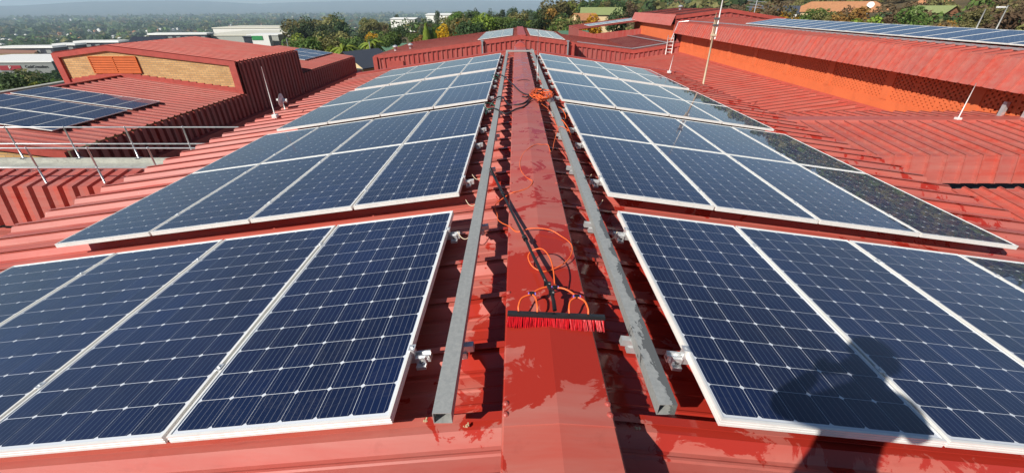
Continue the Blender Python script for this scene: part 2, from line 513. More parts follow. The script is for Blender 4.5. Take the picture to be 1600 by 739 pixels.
# ridge capping in overlapping lengths
capw = 0.213
def cap_piece(y0, y1, lift):
    m = MB()
    pr = [(-capw-0.004, 0.045), (-capw, 0.088), (-capw+0.006, 0.094), (0, 0.112), (capw-0.006, 0.094), (capw, 0.088), (capw+0.004, 0.030)]
    lo = [(x, z-0.003) for x, z in pr]
    m.strip([(x, y0, z+lift) for x, z in pr], [(x, y1, z+lift) for x, z in pr])
    m.strip([(x*0.985, y1, z+lift) for x, z in lo], [(x*0.985, y0, z+lift) for x, z in lo])
    m.strip([(x, y0, z+lift) for x, z in lo], [(x, y0, z+lift) for x, z in pr])
    o = m.obj('ridge_cap', M['red_wet'], main)
    return o
yy = -2.2; i = 0
while yy < 17.3:
    y1 = min(yy + 3.2, 17.45)
    cap = cap_piece(yy, y1 + 0.12, 0.003*(i % 2) + 0.001)
    for sx in (-1, 1):
        for dy in (0.05, 0.10, 0.82, 1.62, 2.42):
            if yy+dy < y1:
                r = MB(); c = Vector((sx*(capw-0.012), yy+dy, 0.094+0.003*(i % 2)))
                ring = []
                for rad, hz in ((0.014, 0), (0.012, 0.005), (0.006, 0.009)):
                    ring.append([(c.x+rad*cos(2*pi*k/8), c.y+rad*sin(2*pi*k/8), c.z+hz) for k in range(9)])
                r.strip(ring[0], ring[1]); r.strip(ring[1], ring[2]); r.poly(ring[2][:8])
                r.obj('rivet', M['red_trim'], cap)
    yy = y1; i += 1
# curled end of the capping at the far verge
m = MB(); m.tube([(0.02, 17.3, 0.06), (0.02, 17.75, 0.06)], 0.2, 14); m.obj('cap_end', M['red_trim'], main)
m = MB(); m.tube([(0.02, 17.76, 0.05), (0.02, 17.79, 0.05)], 0.15, 14); m.obj('cap_hole_shade', M['dark'], main)  # solid disc, coloured dark as the shade inside the hollow cap
# verge flashing on the far end, walls, eaves gutters
for sx in (-1, 1):
    m = MB()
    a = [(sx*0.0, 17.52, 0.03), (sx*6.5, 17.52, zroof(6.5, 0.03))]
    pr0 = [(a[0][0], 17.40, a[0][2]), (a[0][0], 17.64, a[0][2]), (a[0][0], 17.64, a[0][2]-0.3), (a[0][0], 17.40, a[0][2]-0.3)]
    pr1 = [(a[1][0], y, z - a[0][2] + a[1][2]) for _, y, z in pr0]
    m.strip(pr0 + pr0[:1], pr1 + pr1[:1]); m.poly(pr1)
    m.obj('verge_flashing', M['red_trim'], main)
    m = MB(); m.box(sx*6.0, sx*6.12, -2.2, 17.5, -9, zroof(6.12, -0.14)); m.obj('wall', M['dirt'], main)
    m = MB(); m.box(sx*6.2, sx*6.24, -2.2, 17.4, zroof(6.24, -0.30), zroof(6.24, -0.09)); m.obj('fascia_board', M['red_trim'], main)
m = MB(); m.poly([(-6, 17.45, -9), (6, 17.45, -9), (6, 17.45, zroof(6, -0.3)), (0, 17.45, -0.3), (-6, 17.45, zroof(6, -0.3))]); m.obj('gable_wall', M['red_clad'], main)
m = MB(); m.poly([(-6, -2.15, -9), (6, -2.15, -9), (6, -2.15, zroof(6, -0.3)), (0, -2.15, -0.3), (-6, -2.15, zroof(6, -0.3))]); m.obj('gable_wall', M['red_clad'], main)

# ------------------------------------------------------------------ solar panels
PW, PL, PG = 0.992, 1.956, 0.02
def frame_mesh(w, l, name='frame'):
    prof = [(0, -0.040), (0, -0.027), (0.0016, -0.026), (0.0016, -0.022), (0, -0.021), (0, -0.014), (0.0016, -0.013), (0.0016, -0.009), (0, -0.008), (0, 0), (0.0115, 0), (0.0115, -0.006)]
    m = MB(); cr = [(-1, -1), (1, -1), (1, 1), (-1, 1)]
    for i in range(4):
        a, b_ = cr[i], cr[(i+1) % 4]
        p0 = [(a[0]*(w/2-q), a[1]*(l/2-q), z) for q, z in prof]
        p1 = [(b_[0]*(w/2-q), b_[1]*(l/2-q), z) for q, z in prof]
        m.strip(p0, p1)
    return m.mesh(name, M['alu'])
CP, CS, CH = 0.1585, 0.1558, 0.0105
def octo(cx, cy, z):
    h = CS/2; c = CH
    return [(cx-h+c, cy-h, z), (cx+h-c, cy-h, z), (cx+h, cy-h+c, z), (cx+h, cy+h-c, z), (cx+h-c, cy+h, z), (cx-h+c, cy+h, z), (cx-h, cy+h-c, z), (cx-h, cy-h+c, z)]
def cells_mesh(name, centres):
    me = bpy.data.meshes.new(name); v = []; f = []; uv = []
    for cx, cy in centres:
        n = len(v); t = octo(cx, cy, 0.0004); bt = octo(cx, cy, -0.0006)
        v += t + bt
        f.append(tuple(n+i for i in range(8))); uv += [((q[0]-cx)/CS+0.5, (q[1]-cy)/CS+0.5) for q in t]
        for i in range(8):
            j = (i+1) % 8; f.append((n+i, n+8+i, n+8+j, n+j)); uv += [(0.1, 0.1)]*4
    me.from_pydata(v, [], f); me.materials.append(M['cell'])
    l = me.uv_layers.new(name='UVMap'); l.data.foreach_set('uv', [c for q in uv for c in q])
    me.update(); return me
FRAME = frame_mesh(PW, PL)
CENT = [((i-2.5)*CP, (j-5.5)*CP) for j in range(12) for i in range(6)]
CELL1 = cells_mesh('cell', [(0, 0)])
CELLS = cells_mesh('cell_array', CENT)
m = MB(); m.box(-PW/2+0.0105, PW/2-0.0105, -PL/2+0.0105, PL/2-0.0105, -0.010, -0.0042); SHEET = m.mesh('laminate', M['sheet'])
SZ = -0.0038
PLAST = ['']
def panel(loc, roty, label, group, mode, scale=1.0, cat='solar panel', rotz=0.0, name='solar_panel'):
    r = empty(name, loc, label, cat, group)
    r.rotation_euler = (0, roty, rotz)
    PLAST[0] = r.name
    r.scale = (scale,)*3
    def kid(nm, me, par, off=(0, 0, 0)):
        o = bpy.data.objects.new(nm, me); COL.objects.link(o); o.parent = par; o.location = off; return o
    kid('frame', FRAME, r)
    s_ = kid('laminate', SHEET, r)
    if mode == 'single':
        for cx, cy in CENT: kid('cell', CELL1, s_, (cx, cy, SZ))
    else:
        o = kid('cell_array', CELLS, s_, (0, 0, SZ)); o['kind'] = 'stuff'
    return r
ordn = ['nearest the ridge', 'second from the ridge', 'third from the ridge', 'outermost']
rows = [(1.109, 'front single row', 'single'), (3.438, 'second block near half', 'single'), (5.414, 'second block far half', 'single'),
        (7.718, 'third block near half', 'joined'), (9.694, 'third block far half', 'joined'),
        (12.019, 'farthest block near half', 'joined'), (13.995, 'farthest block far half', 'joined')]
IN = 0.679
for side, sn in ((-1, 'left'), (1, 'right')):
    for y0, rn, mode in rows:
        for c in range(4):
            d = (c+0.5)*PW + c*PG
            x = side*(IN + d*cos(S)); z = -d*sin(S)
            # tiny mounting tolerances
            panel((x, y0+PL/2+random.uniform(-.002, .002), z+random.uniform(-.0012, .0012)), side*S + random.uniform(-.0012, .0012),
                  '%s slope solar panel, %s, %s' % (sn, rn, ordn[c]), 'solar panels on the main roof', mode)

# mounting rails under the panels (run down the slope)
def rail(side, y, rn, k, sn):
    x0 = IN - 0.085; ln = 4*(PW+PG) + 0.16
    top = Vector((side*IN, y, -0.040)); d = Vector((side*cos(S), 0, -sin(S))); n = Vector((side*sin(S), 0, cos(S))); u = Vector((0, 1, 0))
    r = empty('mounting_rail', top, 'aluminium rail under %s slope panels, %s, %s rail of two' % (sn, rn, k), 'mounting rail', 'panel mounting rails')
    Mx = Matrix(((d.x, u.x, n.x, top.x), (d.y, u.y, n.y, top.y), (d.z, u.z, n.z, top.z), (0, 0, 0, 1)))
    def add(nm, mat, bx):
        m = MB()
        for b_ in bx: m.box(*b_)
        return link(nm, m.mesh(nm, mat), r, Mx)
    s0 = -0.085 - random.uniform(0, .02)
    add('rail_bar', M['rail_alu'], [(s0, ln+s0, -0.02, -0.012, -0.042, -0.0005), (s0, ln+s0, 0.012, 0.02, -0.042, -0.0005), (s0, ln+s0, -0.012, 0.012, -0.042, -0.034), (s0, ln+s0, -0.012, 0.012, -0.020, -0.014)])
    for s_ in (-0.045, 1.35, 2.7, 3.95):
        add('rail_foot', M['rail_alu'], [(s_-0.024, s_+0.024, -0.030, -0.0205, -0.060, -0.006), (s_-0.024, s_+0.024, -0.052, 0.02, -0.060, -0.0425)])
        add('foot_bolt', M['steel'], [(s_-0.007, s_+0.007, -0.036, -0.030, -0.036, -0.022)])
    for s_ in (-0.012, PW+PG/2, 2*PW+1.5*PG, 3*PW+2.5*PG):
        c = s_ if s_ > 0 else -0.012
        add('panel_clamp', M['rail_alu'], [(c-0.009, c+0.009, -0.02, 0.02, 0.0, 0.0405), (c-0.016, c+0.016, -0.02, 0.02, 0.0405, 0.0445), (c-0.005, c+0.005, -0.005, 0.005, 0.0445, 0.0505)])
for side, sn in ((-1, 'left'), (1, 'right')):
    for y0, rn, mode in rows:
        rail(side, y0+0.39, rn, 'near', sn); rail(side, y0+1.63, rn, 'far', sn)

# ------------------------------------------------------------------ galvanised walkway channels beside the ridge
def channel(xc, y0, y1, ztop, tilt, label):
    w, h, t = 0.074, 0.056, 0.003
    r = empty('steel_channel', (xc, y0, ztop-h), label, 'steel channel')
    m = MB()
    for a in ((-w/2, w/2, 0, y1-y0, h-t, h), (-w/2, -w/2+t, 0, y1-y0, 0, h-t), (w/2-t, w/2, 0, y1-y0, 0, h-t), (-w/2, w/2, 0, y1-y0, -t, 0)):
        m.box(*a)
    Mx = Matrix.Translation((xc, y0, ztop-h)) @ Matrix.Rotation(tilt, 4, 'Y')
    link('channel_body', m.mesh('channel_body', M['galv']), r, Mx)
    yb = y0 + 0.43
    while yb < y1:
        m = MB(); xs = 1 if xc > 0 else -1
        m.box(-0.060, 0.060, -0.017, 0.017, -0.040, -0.004); m.box(-0.022, 0.022, -0.026, 0.010, -0.075, -0.040)
        link('stub_bracket', m.mesh('stub_bracket', M['rail_alu']), r, Matrix.Translation((xc - xs*0.02, yb, ztop-h)) @ Matrix.Rotation(xs*S, 4, 'Y'))
        yb += 1.24
    return r
channel(-0.448, 1.052, 15.3, 0.100, -0.02, 'grey galvanised steel channel lying along the left of the ridge cap')
channel(0.438, 1.096, 7.3, 0.100, 0.02, 'near wet galvanised steel channel lying along the right of the ridge cap')
channel(0.425, 7.25, 16.4, 0.098, 0.02, 'far galvanised steel channel continuing along the right of the ridge cap')
r = MB(); r.box(-0.48, 0.46, 15.05, 15.12, 0.118, 0.170)
r.box(-0.49, -0.43, 15.03, 15.14, 0.100, 0.118); r.box(0.40, 0.46, 15.03, 15.14, 0.098, 0.118)
o = r.obj('cross_bar', M['galv'], bevel=0.003); tag(o, 'galvanised cross bar joining both channels over the far ridge cap', 'cross bar')

# ------------------------------------------------------------------ washing brush, hoses, cables
bz = 0.10
br = empty('washing_brush', (0.02, 1.55, 0.1), 'wide water fed washing brush with red bristles and long black pole on ridge cap', 'brush')
hx0, hx1, hy0, hy1 = -0.203, 0.272, 1.590, 1.560
ang = atan2(hy1-hy0, hx1-hx0)
BM = Matrix.Translation(((hx0+hx1)/2, (hy0+hy1)/2, 0.150)) @ Matrix.Rotation(ang, 4, 'Z') @ Matrix.Rotation(radians(-14), 4, 'X')
hl = (hx1-hx0)/2
m = MB(); m.box(-hl, hl, -0.014, 0.016, -0.010, 0.006)
m.box(-hl, hl, -0.017, -0.014, -0.012, 0.003)
link('brush_head', m.mesh('brush_head', M['black']), br, BM, bevel=0.004)
m = MB(); rnd = random.Random(3)
nb = 62; tw = [rnd.uniform(-.004, .004) + 0.012*(i/61 - .5) for i in range(nb)]
for k in range(nb):
    for row in range(4):
        x = -hl+0.008 + (2*hl-0.016)*k/(nb-1) + rnd.uniform(-.002, .002); y = -0.012 + row*0.009
        for q in range(5):
            dx, dy = rnd.uniform(-.004, .004) + tw[k], rnd.uniform(-.006, .006) - 0.012*(row == 0)
            a = Vector((x+rnd.uniform(-.003, .003), y+rnd.uniform(-.003, .003), -0.012)); b_ = Vector((x+dx, y+dy-0.018, -0.056+rnd.uniform(-.003, .003)))
            m.tube([a, (a+b_)/2, b_], [0.0021, 0.0020, 0.0014], 4, False)
o = link('bristles', m.mesh('bristles', M['bristle']), br, BM); o['kind'] = 'stuff'
# angled neck and telescopic pole
neck = [(0.030, 1.592, 0.162), (0.027, 1.640, 0.184), (0.020, 1.690, 0.198), (0.004, 1.755, 0.198), (-0.004, 1.80, 0.195)]
m = MB(); m.tube(neck, [0.011, 0.010, 0.009, 0.010, 0.011], 8); m.obj('neck', M['black'], br, True)
m = MB(); m.tube([(0.006, 1.690, 0.198), (0.034, 1.690, 0.198)], 0.016, 10); m.tube([(-0.014, 1.764, 0.197), (0.022, 1.764, 0.197)], 0.015, 10); m.obj('hinge_knob', M['black'], br, True)
pole = [(-0.002, 1.79, 0.196), (-0.05, 2.03, 0.182), (-0.105, 2.32, 0.166), (-0.20, 2.79, 0.138), (-0.262, 3.09, 0.126)]
m = MB(); m.tube(catmull(pole, 4), 0.0100, 10); m.obj('pole', M['black'], br, True)
m = MB(); m.tube([(-0.098, 2.285, 0.168), (-0.107, 2.33, 0.165)], 0.016, 10); m.tube([(-0.262, 3.09, 0.126), (-0.272, 3.14, 0.125)], 0.015, 10); m.obj('pole_clamp', M['black'], br, True)
m = MB(); m.tube([(-0.268, 3.12, 0.126), (-0.40, 3.66, 0.15)], 0.0125, 10); m.obj('pole', M['black'], br, True)
# manifold hoses on the brush head
def hose(parent, pts, r, mat, name='water_hose'):
    m = MB(); m.tube(catmull(pts, 7), r, 7); return m.obj(name, mat, parent, True)
T = (0.042, 1.742, 0.192); YL = (-0.080, 1.690, 0.190); YR = (0.146, 1.668, 0.190)
hose(br, [T, (0.0, 1.742, 0.196), (-0.045, 1.722, 0.194), YL], 0.0048, M['orange_hose'], 'manifold_hose')
hose(br, [T, (0.085, 1.728, 0.196), (0.12, 1.70, 0.194), YR], 0.0048, M['orange_hose'], 'manifold_hose')
for y_, e in ((YL, (-0.148, 1.592, 0.158)), (YL, (-0.056, 1.586, 0.158)), (YR, (0.100, 1.576, 0.158)), (YR, (0.192, 1.570, 0.158))):
    mid = (y_[0] + (e[0]-y_[0])*0.75, y_[1]-0.03, 0.186)
    hose(br, [y_, mid, (e[0], e[1]+0.02, 0.176), e], 0.0048, M['orange_hose'], 'manifold_hose')
for c in (T, YL, YR):
    m = MB(); m.box(c[0]-0.014, c[0]+0.014, c[1]-0.008, c[1]+0.010, c[2]-0.009, c[2]+0.009); o = m.obj('hose_tee', M['black'], br, bevel=0.003)
    m = MB(); m.tube([(c[0]-0.019, c[1], c[2]), (c[0]-0.014, c[1], c[2])], 0.0085, 8); m.tube([(c[0]+0.014, c[1], c[2]), (c[0]+0.019, c[1], c[2])], 0.0085, 8); m.obj('tee_ring', M['violet'], o)
# supply hose across the cap
hz = 0.108
H1 = [(0.25, 6.75, hz), (0.333, 6.233, hz+.01), (0.40, 5.55, 0.05), (0.50, 5.16, 0.10), (0.40, 5.27, 0.125), (0.31, 4.92, 0.05), (0.255, 4.52, 0.06), (0.215, 4.35, 0.09), (0.20, 4.52, 0.112), (0.135, 4.53, hz+.005), (0.051, 4.50, hz+.012),
      (-0.065, 4.283, hz), (-0.116, 3.991, hz-.002), (-0.112, 3.731, hz-.002), (-0.068, 3.54, hz), (-0.014, 3.41, hz+.012), (-0.05, 3.29, hz+.004), (-0.129, 3.22, hz), (-0.20, 3.19, 0.10), (-0.29, 3.23, 0.02), (-0.335, 3.12, 0.015), (-0.31, 2.98, 0.0),
      (-0.30, 2.86, 0.02), (-0.26, 2.72, 0.06), (-0.205, 2.585, 0.104), (-0.15, 2.50, hz), (-0.056, 2.495, hz+.03), (0.066, 2.475, hz+.03), (0.150, 2.42, 0.115), (0.192, 2.32, 0.125), (0.194, 2.22, 0.13), (0.157, 2.114, 0.13),
      (0.088, 2.037, 0.125), (0.002, 1.996, 0.12), (-0.063, 2.035, 0.13), (-0.088, 2.095, 0.16), (-0.059, 2.125, 0.185), (-0.005, 2.10, 0.21), (0.030, 1.99, 0.222), (0.042, 1.87, 0.216), (0.042, 1.76, 0.195)]
m = MB(); m.tube(catmull(H1, 7), 0.0038, 7)
o = m.obj('water_hose', M['orange_hose'], smooth=True); tag(o, 'orange water hose looping down the ridge cap to the brush', 'hose')
# coil of orange hose beside the right channel
rn = random.Random(11); pts = []
for k in range(105):
    a = k*0.72; rad = 0.12 + 0.055*sin(k*0.37) + rn.uniform(-.04, .04)
    pts.append((0.27 + rad*cos(a)*1.05, 7.15 + rad*sin(a)*2.2 + rn.uniform(-.05, .05), 0.125 + 0.06*rn.random() + 0.03*sin(k*0.2)**2))
m = MB(); m.tube(catmull(pts, 4), 0.0052, 5); o = m.obj('hose_coil', M['orange_hose'], smooth=True); tag(o, 'tangled coil of bright orange hose against the right channel', 'hose')
BK = [[(-0.62, 9.9, 0.0), (-0.50, 9.75, 0.12), (-0.40, 9.5, 0.115), (-0.234, 8.634, 0.12), (-0.089, 7.78, 0.125), (0.041, 7.45, 0.125), (0.20, 7.55, 0.14)],
      [(-0.60, 7.05, 0.0), (-0.494, 7.1, 0.12), (-0.399, 7.25, 0.12), (-0.262, 6.868, 0.07), (-0.139, 6.65, 0.118), (-0.016, 6.765, 0.125), (0.152, 7.414, 0.13), (0.26, 7.5, 0.17)],
      [(-0.60, 6.9, -0.02), (-0.53, 6.62, 0.06), (-0.446, 6.32, 0.115), (-0.309, 6.19, 0.08), (-0.159, 6.32, 0.118), (-0.021, 6.524, 0.122), (0.094, 7.023, 0.13), (0.30, 7.45, 0.2), (0.36, 7.7, 0.16)],
      [(-0.05, 7.3, 0.12), (0.02, 7.22, 0.125), (0.1, 7.42, 0.13), (0.22, 7.62, 0.18), (0.33, 7.82, 0.15)],
      [(-0.28, 8.9, 0.03), (-0.1, 9.05, 0.112), (0.1, 9.08, 0.115), (0.3, 8.95, 0.02)]]
BL = ['black cable running from the far left panels over the ridge cap', 'black cable arching from the left panels to the orange coil', 'thick black cable looping low over the ridge cap to the coil', 'short black cable lying under the orange coil', 'thin dark cable crossing the ridge cap beyond the orange coil']
for k, (b_, lb) in enumerate(zip(BK, BL)):
    m = MB(); m.tube(catmull(b_, 7), 0.011 if k < 4 else 0.006, 6); o = m.obj('power_cable', M['rubber'], smooth=True); tag(o, lb, 'cable')
for (cx, cy, cz, lb) in ((-0.62, 9.95, 0.02, 'green cable looped at the left panel corner of the third block'), (-0.58, 6.75, 0.03, 'green cable loop by the left channel near the black cables')):
    p = [(cx + 0.10*cos(a)*(1-0.03*k), cy + 0.22*sin(a), cz + 0.06*sin(a*0.5)) for k, a in enumerate([i*0.7 for i in range(15)])]
    m = MB(); m.tube(catmull(p, 4), 0.008, 5); o = m.obj('earth_cable', M['green_cable'], smooth=True); tag(o, lb, 'cable')
# small looping hoses near the second block on the right and thin wires near the rail ends
W = [[(0.50, 5.9, 0.0), (0.46, 5.6, 0.13), (0.52, 5.35, 0.08), (0.56, 5.1, -0.03)], [(0.50, 7.0, 0.02), (0.56, 6.6, 0.06), (0.60, 6.35, 0.0), (0.55, 6.2, -0.04)]]
for k, w in enumerate(W):
    m = MB(); m.tube(catmull(w, 6), 0.006, 6); o = m.obj('water_hose', M['orange_hose'], smooth=True); tag(o, ['orange hose end looping over the right channel beside second block', 'short orange hose drooping between right channel and third block'][k], 'hose')
for side in (-1, 1):
    for k, y in enumerate((2.72, 3.30, 3.92)):
        p = [(side*0.60, y, -0.01), (side*0.565, y-0.05, -0.035), (side*0.52, y-0.07, -0.03), (side*0.47, y-0.03, 0.03)]
        m = MB(); m.tube(catmull(p, 5), 0.0032, 5); o = m.obj('earth_wire', M['mast'], smooth=True)
        tag(o, 'thin tan earth wire between the %s panels and channel, %s of three' % ('left' if side < 0 else 'right', ('nearest', 'middle', 'farthest')[k]), 'wire')
# lichen crumbs / droppings on the near sheets
for k, (x, y, lb) in enumerate(((-0.55, 1.165, 'yellow lichen crumb on the roof rib by the left channel end'), (-0.37, 1.12, 'grey lichen crumb on the rib right of left channel'), (0.345, 1.11, 'pale lichen crumb in the shade right of the cap'))):
    m = MB(); rn = random.Random(k)
    for q in range(14):
        c = Vector((x+rn.gauss(0, .005), y+rn.gauss(0, .004), zroof(x, RIBZ)+0.002)); s_ = rn.uniform(.001, .003)
        m.box(c.x-s_, c.x+s_, c.y-s_, c.y+s_, c.z-.003, c.z+s_)
    o = m.obj('lichen_crumb', M['grime']); tag(o, lb, 'lichen')

# ------------------------------------------------------------------ masts, rods, dish
def rod(x, y, z0, z1, r, label, lean=(0, 0), mat='white', foot=True, name='lightning_rod'):
    e = empty(name, (x, y, z0), label, 'lightning rod')
    m = MB(); m.tube([(x, y, z0), (x+lean[0], y+lean[1], z1)], [r, r*0.7], 6); m.obj('rod', M[mat], e, True)
    if foot:
        m = MB(); m.box(x-0.06, x+0.06, y-0.06, y+0.06, z0-0.03, z0+0.05); m.obj('foot', M['white'], e, bevel=0.01)
    return e
rod(-5.91, 9.95, -0.83, 0.28, 0.012, 'thin white rod standing on the left roof edge by the dish')
rod(0.325, 9.88, -0.04, 1.04, 0.006, 'thin rod standing beside the far right channel at the ridge', (0, 0), 'tube', False)
rod(5.8, 17.1, -0.80, -0.20, 0.014, 'thin white rod at the far right corner of the main roof', (0.06, 0))
e = empty('mast', (6.62, 15.7, -2.6), 'tall pale timber mast with clamps beyond the right roof edge', 'mast')
m = MB(); m.tube([(6.62, 15.7, -2.6), (6.60, 15.7, 1.1)], [0.036, 0.032], 8); m.obj('lower_pole', M['mast'], e, True)
m = MB(); m.tube([(6.68, 15.7, 0.45), (6.66, 15.7, 2.15)], [0.022, 0.018], 8); m.obj('upper_pole', M['white'], e, True)
m = MB(); m.tube([(6.54, 15.7, 0.42), (6.55, 15.7, 1.25)], [0.015, 0.015], 8); m.obj('side_rod', M['mast'], e, True)
for z in (0.55, 0.85, 1.05):
    m = MB(); m.box(6.52, 6.70, 15.655, 15.745, z, z+0.055); m.obj('clamp', M['steel'] if z != 0.55 else M['mast'], e)
# microwave dish
e = empty('dish_antenna', (-6.26, 11.11, -0.9), 'small white dish antenna on a bracket at left roof edge', 'antenna')
m = MB(); ctr = Vector((-6.26, 11.11, -0.68)); ax = Vector((-0.95, -0.12, 0.12)).normalized(); a1 = ax.cross(Vector((0, 0, 1))).normalized(); a2 = ax.cross(a1)
rings = []
for k in range(6):
    rr = 0.17*k/5; rings.append([tuple(ctr + a1*rr*cos(2*pi*j/18) + a2*rr*sin(2*pi*j/18) + ax*(0.06*(k/5)**2)) for j in range(19)])
for k in range(5): m.strip(rings[k], rings[k+1])
back = [[tuple(Vector(p) - ax*0.012) for p in rr] for rr in rings]
for k in range(5): m.strip(back[k+1], back[k])
m.obj('reflector', M['white'], e, True)
m = MB(); m.tube([ctr, ctr - ax*0.10], 0.05, 10); m.tube([ctr - ax*0.06, (-6.22, 11.02, -0.70), (-6.22, 11.02, -0.92)], 0.018, 8); m.obj('bracket', M['white'], e, True)
m = MB(); m.tube([ctr, ctr + ax*0.13], 0.012, 6); m.tube([ctr + ax*0.12, ctr + ax*0.16], 0.03, 8); m.obj('feed', M['white'], e, True)

# ------------------------------------------------------------------ left buildings
PCH = 0.41
left = empty('brick_gabled_building', (-21, 26, -9), 'red roofed building on the left with yellow brick gable and orange louvre', 'building')
XE, XR_ = -16.0, -23.0
slope_u = Vector((XE-XR_, 0, -0.96))
def roof_half(parent, name, xa, za, xb, zb, y0, y1, mat=None, pitch=PCH, h=0.045, singles=False, wide=0.09, stiff=False):
    """sheets run from (xa,za) ridge to (xb,zb) eave; spread along y"""
    V = Vector((xb-xa, 0, zb-za)); n = int(round((y1-y0)/pitch)); p = (y1-y0)/n
    if xb < xa: return clad(parent, name, (xa, y0, za), (0, 1, 0), V, n, p, V.length, h, mat or M['red'], singles, wide, stiff, 1)
    return clad(parent, name, (xa, y1, za), (0, -1, 0), V, n, p, V.length, h, mat or M['red'], singles, wide, stiff, -1)
# lower front part (y 14..25)
roof_half(left, 'roof_sheets', -23, -2.02, -16, -2.97, 14.0, 25.0)
roof_half(left, 'roof_sheets', -23, -2.02, -29.5, -2.92, 14.0, 25.0)
m = MB(); m.box(-23.2, -22.8, 14.0, 25.0, -2.0, -1.94); m.obj('ridge_cap', M['red_trim'], left)
# dark ribbed wall under its right eave, one sheet at a time
clad(left, 'wall_sheet', (-16.0, 14.0, -5.6), (0, 1, 0), (0, 0, 1), 27, 11.0/27, 2.60, 0.12, M['red_clad'], True, 0.22, False)
# tall gabled part (y 25..32.3)
roof_half(left, 'roof_sheets', -23, -0.42, -16, -1.27, 25.0, 32.3)
roof_half(left, 'roof_sheets', -23, -0.42, -26.2, -0.80, 25.0, 32.3)
clad(left, 'wall_sheet', (-16.0, 25.0, -5.6), (0, 1, 0), (0, 0, 1), 18, 7.3/18, 4.30, 0.12, M['red_clad'], True, 0.22, False)
m = MB(); m.poly([(-26.15, 25.0, -6), (-16.05, 25.0, -6), (-16.05, 25.0, -1.30), (-23, 25.0, -0.46), (-26.15, 25.0, -0.84)]); m.obj('brick_gable', M['brickwall'], left)
m = MB(); m.prism([(-26.2, 24.90, -0.80), (-23, 24.90, -0.40), (-16.0, 24.90, -1.25), (-16.0, 24.90, -1.50), (-23, 24.90, -0.68), (-26.2, 24.90, -1.05)], (0, 0.14, 0)); m.obj('verge_trim', M['red_trim'], left)
m = MB(); m.box(-16.38, -16.0, 24.88, 25.0, -3.1, -1.40); m.obj('corner_trim', M['red_trim'], left)
m = MB(); m.box(-26.2, -25.85, 24.88, 25.0, -2.7, -0.95); m.obj('corner_trim', M['red_trim'], left)
# stepped flashing where the lower roof meets the brick
m = MB()
for k in range(22):
    xa = -26.0 + k*0.435
    zt = (-2.02 - 0.1357*abs(xa+0.2+23)) + 0.26
    m.box(xa, xa+0.435, 24.95-0.002*(k % 2), 25.0, zt-0.6, zt)
m.obj('step_flashing', M['red_trim'], left)
m = MB(); m.box(-26.1, -25, 25.1, 32.2, -8, -0.95); m.obj('wall', M['dirt'], left)
# orange louvre: frame, mullion and blades
lv = MB(); lv.box(-24.25, -21.55, 24.93, 24.99, -1.86, -1.82); lv.box(-24.25, -21.55, 24.93, 24.99, -1.00, -0.96)
for xa in (-24.25, -22.92, -21.59): lv.box(xa, xa+0.05, 24.93, 24.99, -1.82, -1.00)
lvo = lv.obj('louvre', M['louvre'], left)
for half in (0, 1):
    for k in range(9):
        z = -1.81 + k*0.09; xa = -24.20 + half*1.33
        q = MB(); q.prism([(xa, 24.93, z), (xa, 24.985, z+0.085), (xa, 24.985, z+0.078), (xa, 24.94, z-0.004)], (1.28, 0, 0)); q.obj('blade', M['louvre'], lvo)
# lower rear part (y 32.3..43.5)
roof_half(left, 'roof_sheets', -23, -1.86, -16, -2.82, 32.3, 43.5)
roof_half(left, 'roof_sheets', -23, -1.86, -29, -2.68, 32.3, 43.5)
clad(left, 'wall_sheets', (-16.0, 32.3, -5.6), (0, 1, 0), (0, 0, 1), 27, 11.2/27, 2.74, 0.12, M['red_clad'], False, 0.22, False)
m = MB(); m.poly([(-29, 43.5, -8), (-29, 43.5, -2.7), (-23, 43.5, -1.9), (-16, 43.5, -2.86), (-16, 43.5, -8)]); m.obj('rear_wall', M['dirt'], left)
m = MB(); m.poly([(-29, 32.3, -8), (-29, 32.3, -1.2), (-23, 32.3, -0.47), (-16, 32.3, -1.32), (-16, 32.3, -8)]); m.obj('step_wall', M['red_clad'], left)
m = MB(); m.box(-16.0, -15.55, 12.6, 44.0, -4.45, -4.17); m.obj('base_ledge', M['red_trim'], left)
m = MB(); m.box(-15.55, -6.2, 12.6, 44.0, -5.0, -4.8); m.obj('valley_gutter', M['dirt'], left)
# front brick wall under the roof edge
m = MB(); m.poly([(-29.5, 14.02, -6), (-16.0, 14.02, -6), (-16.0, 14.02, -3.1), (-23, 14.02, -2.15), (-29.5, 14.02, -3.05)]); m.obj('brick_front', M['brickwall'], left)
m = MB(); m.prism([(-29.5, 13.9, -2.93), (-23, 13.9, -2.02), (-15.98, 13.9, -2.97), (-15.98, 13.9, -3.22), (-23, 13.9, -2.24), (-29.5, 13.9, -3.15)], (0, 0.13, 0)); m.obj('front_trim', M['red_trim'], left)
m = MB(); m.box(-29.9, -29.4, 14, 43, -3.05, -2.75); m.obj('parapet', M['gutter'], left)
# solar panels on the lower left roof
SLf = math.atan2(0.95, 7.0); k87 = 0.872
cols = 6
for rI, y0 in enumerate((19.12, 17.16, 15.40)):
    for c in range(cols):
        d = 0.10 + (c+0.5)*(PW*k87+0.012)
        lb = 'solar panel on the lower left roof, %s row, %s from the eave' % (('rear', 'middle', 'front')[rI], ('sixth', 'fifth', 'fourth', 'third', 'second', 'first')[c])
        panel((-23 + d*cos(SLf) + 0.02, y0 + PL*k87/2, -2.02 - d*sin(SLf) + 0.15), SLf, lb, 'solar panels on the lower left roof', 'joined', k87)
for rI in range(3):
    for c in range(3):
        panel((-20.3 + c*0.99, 37.2+rI*1.98 + 0.99, -2.82+0.137*(4.3 - c*0.99)+0.13), SLf, 'solar panel on the far left roof behind the tall gable, %s row, %s column' % (('front', 'middle', 'rear')[rI], ('left', 'centre', 'right')[c]), 'solar panels behind the brick gable', 'joined')

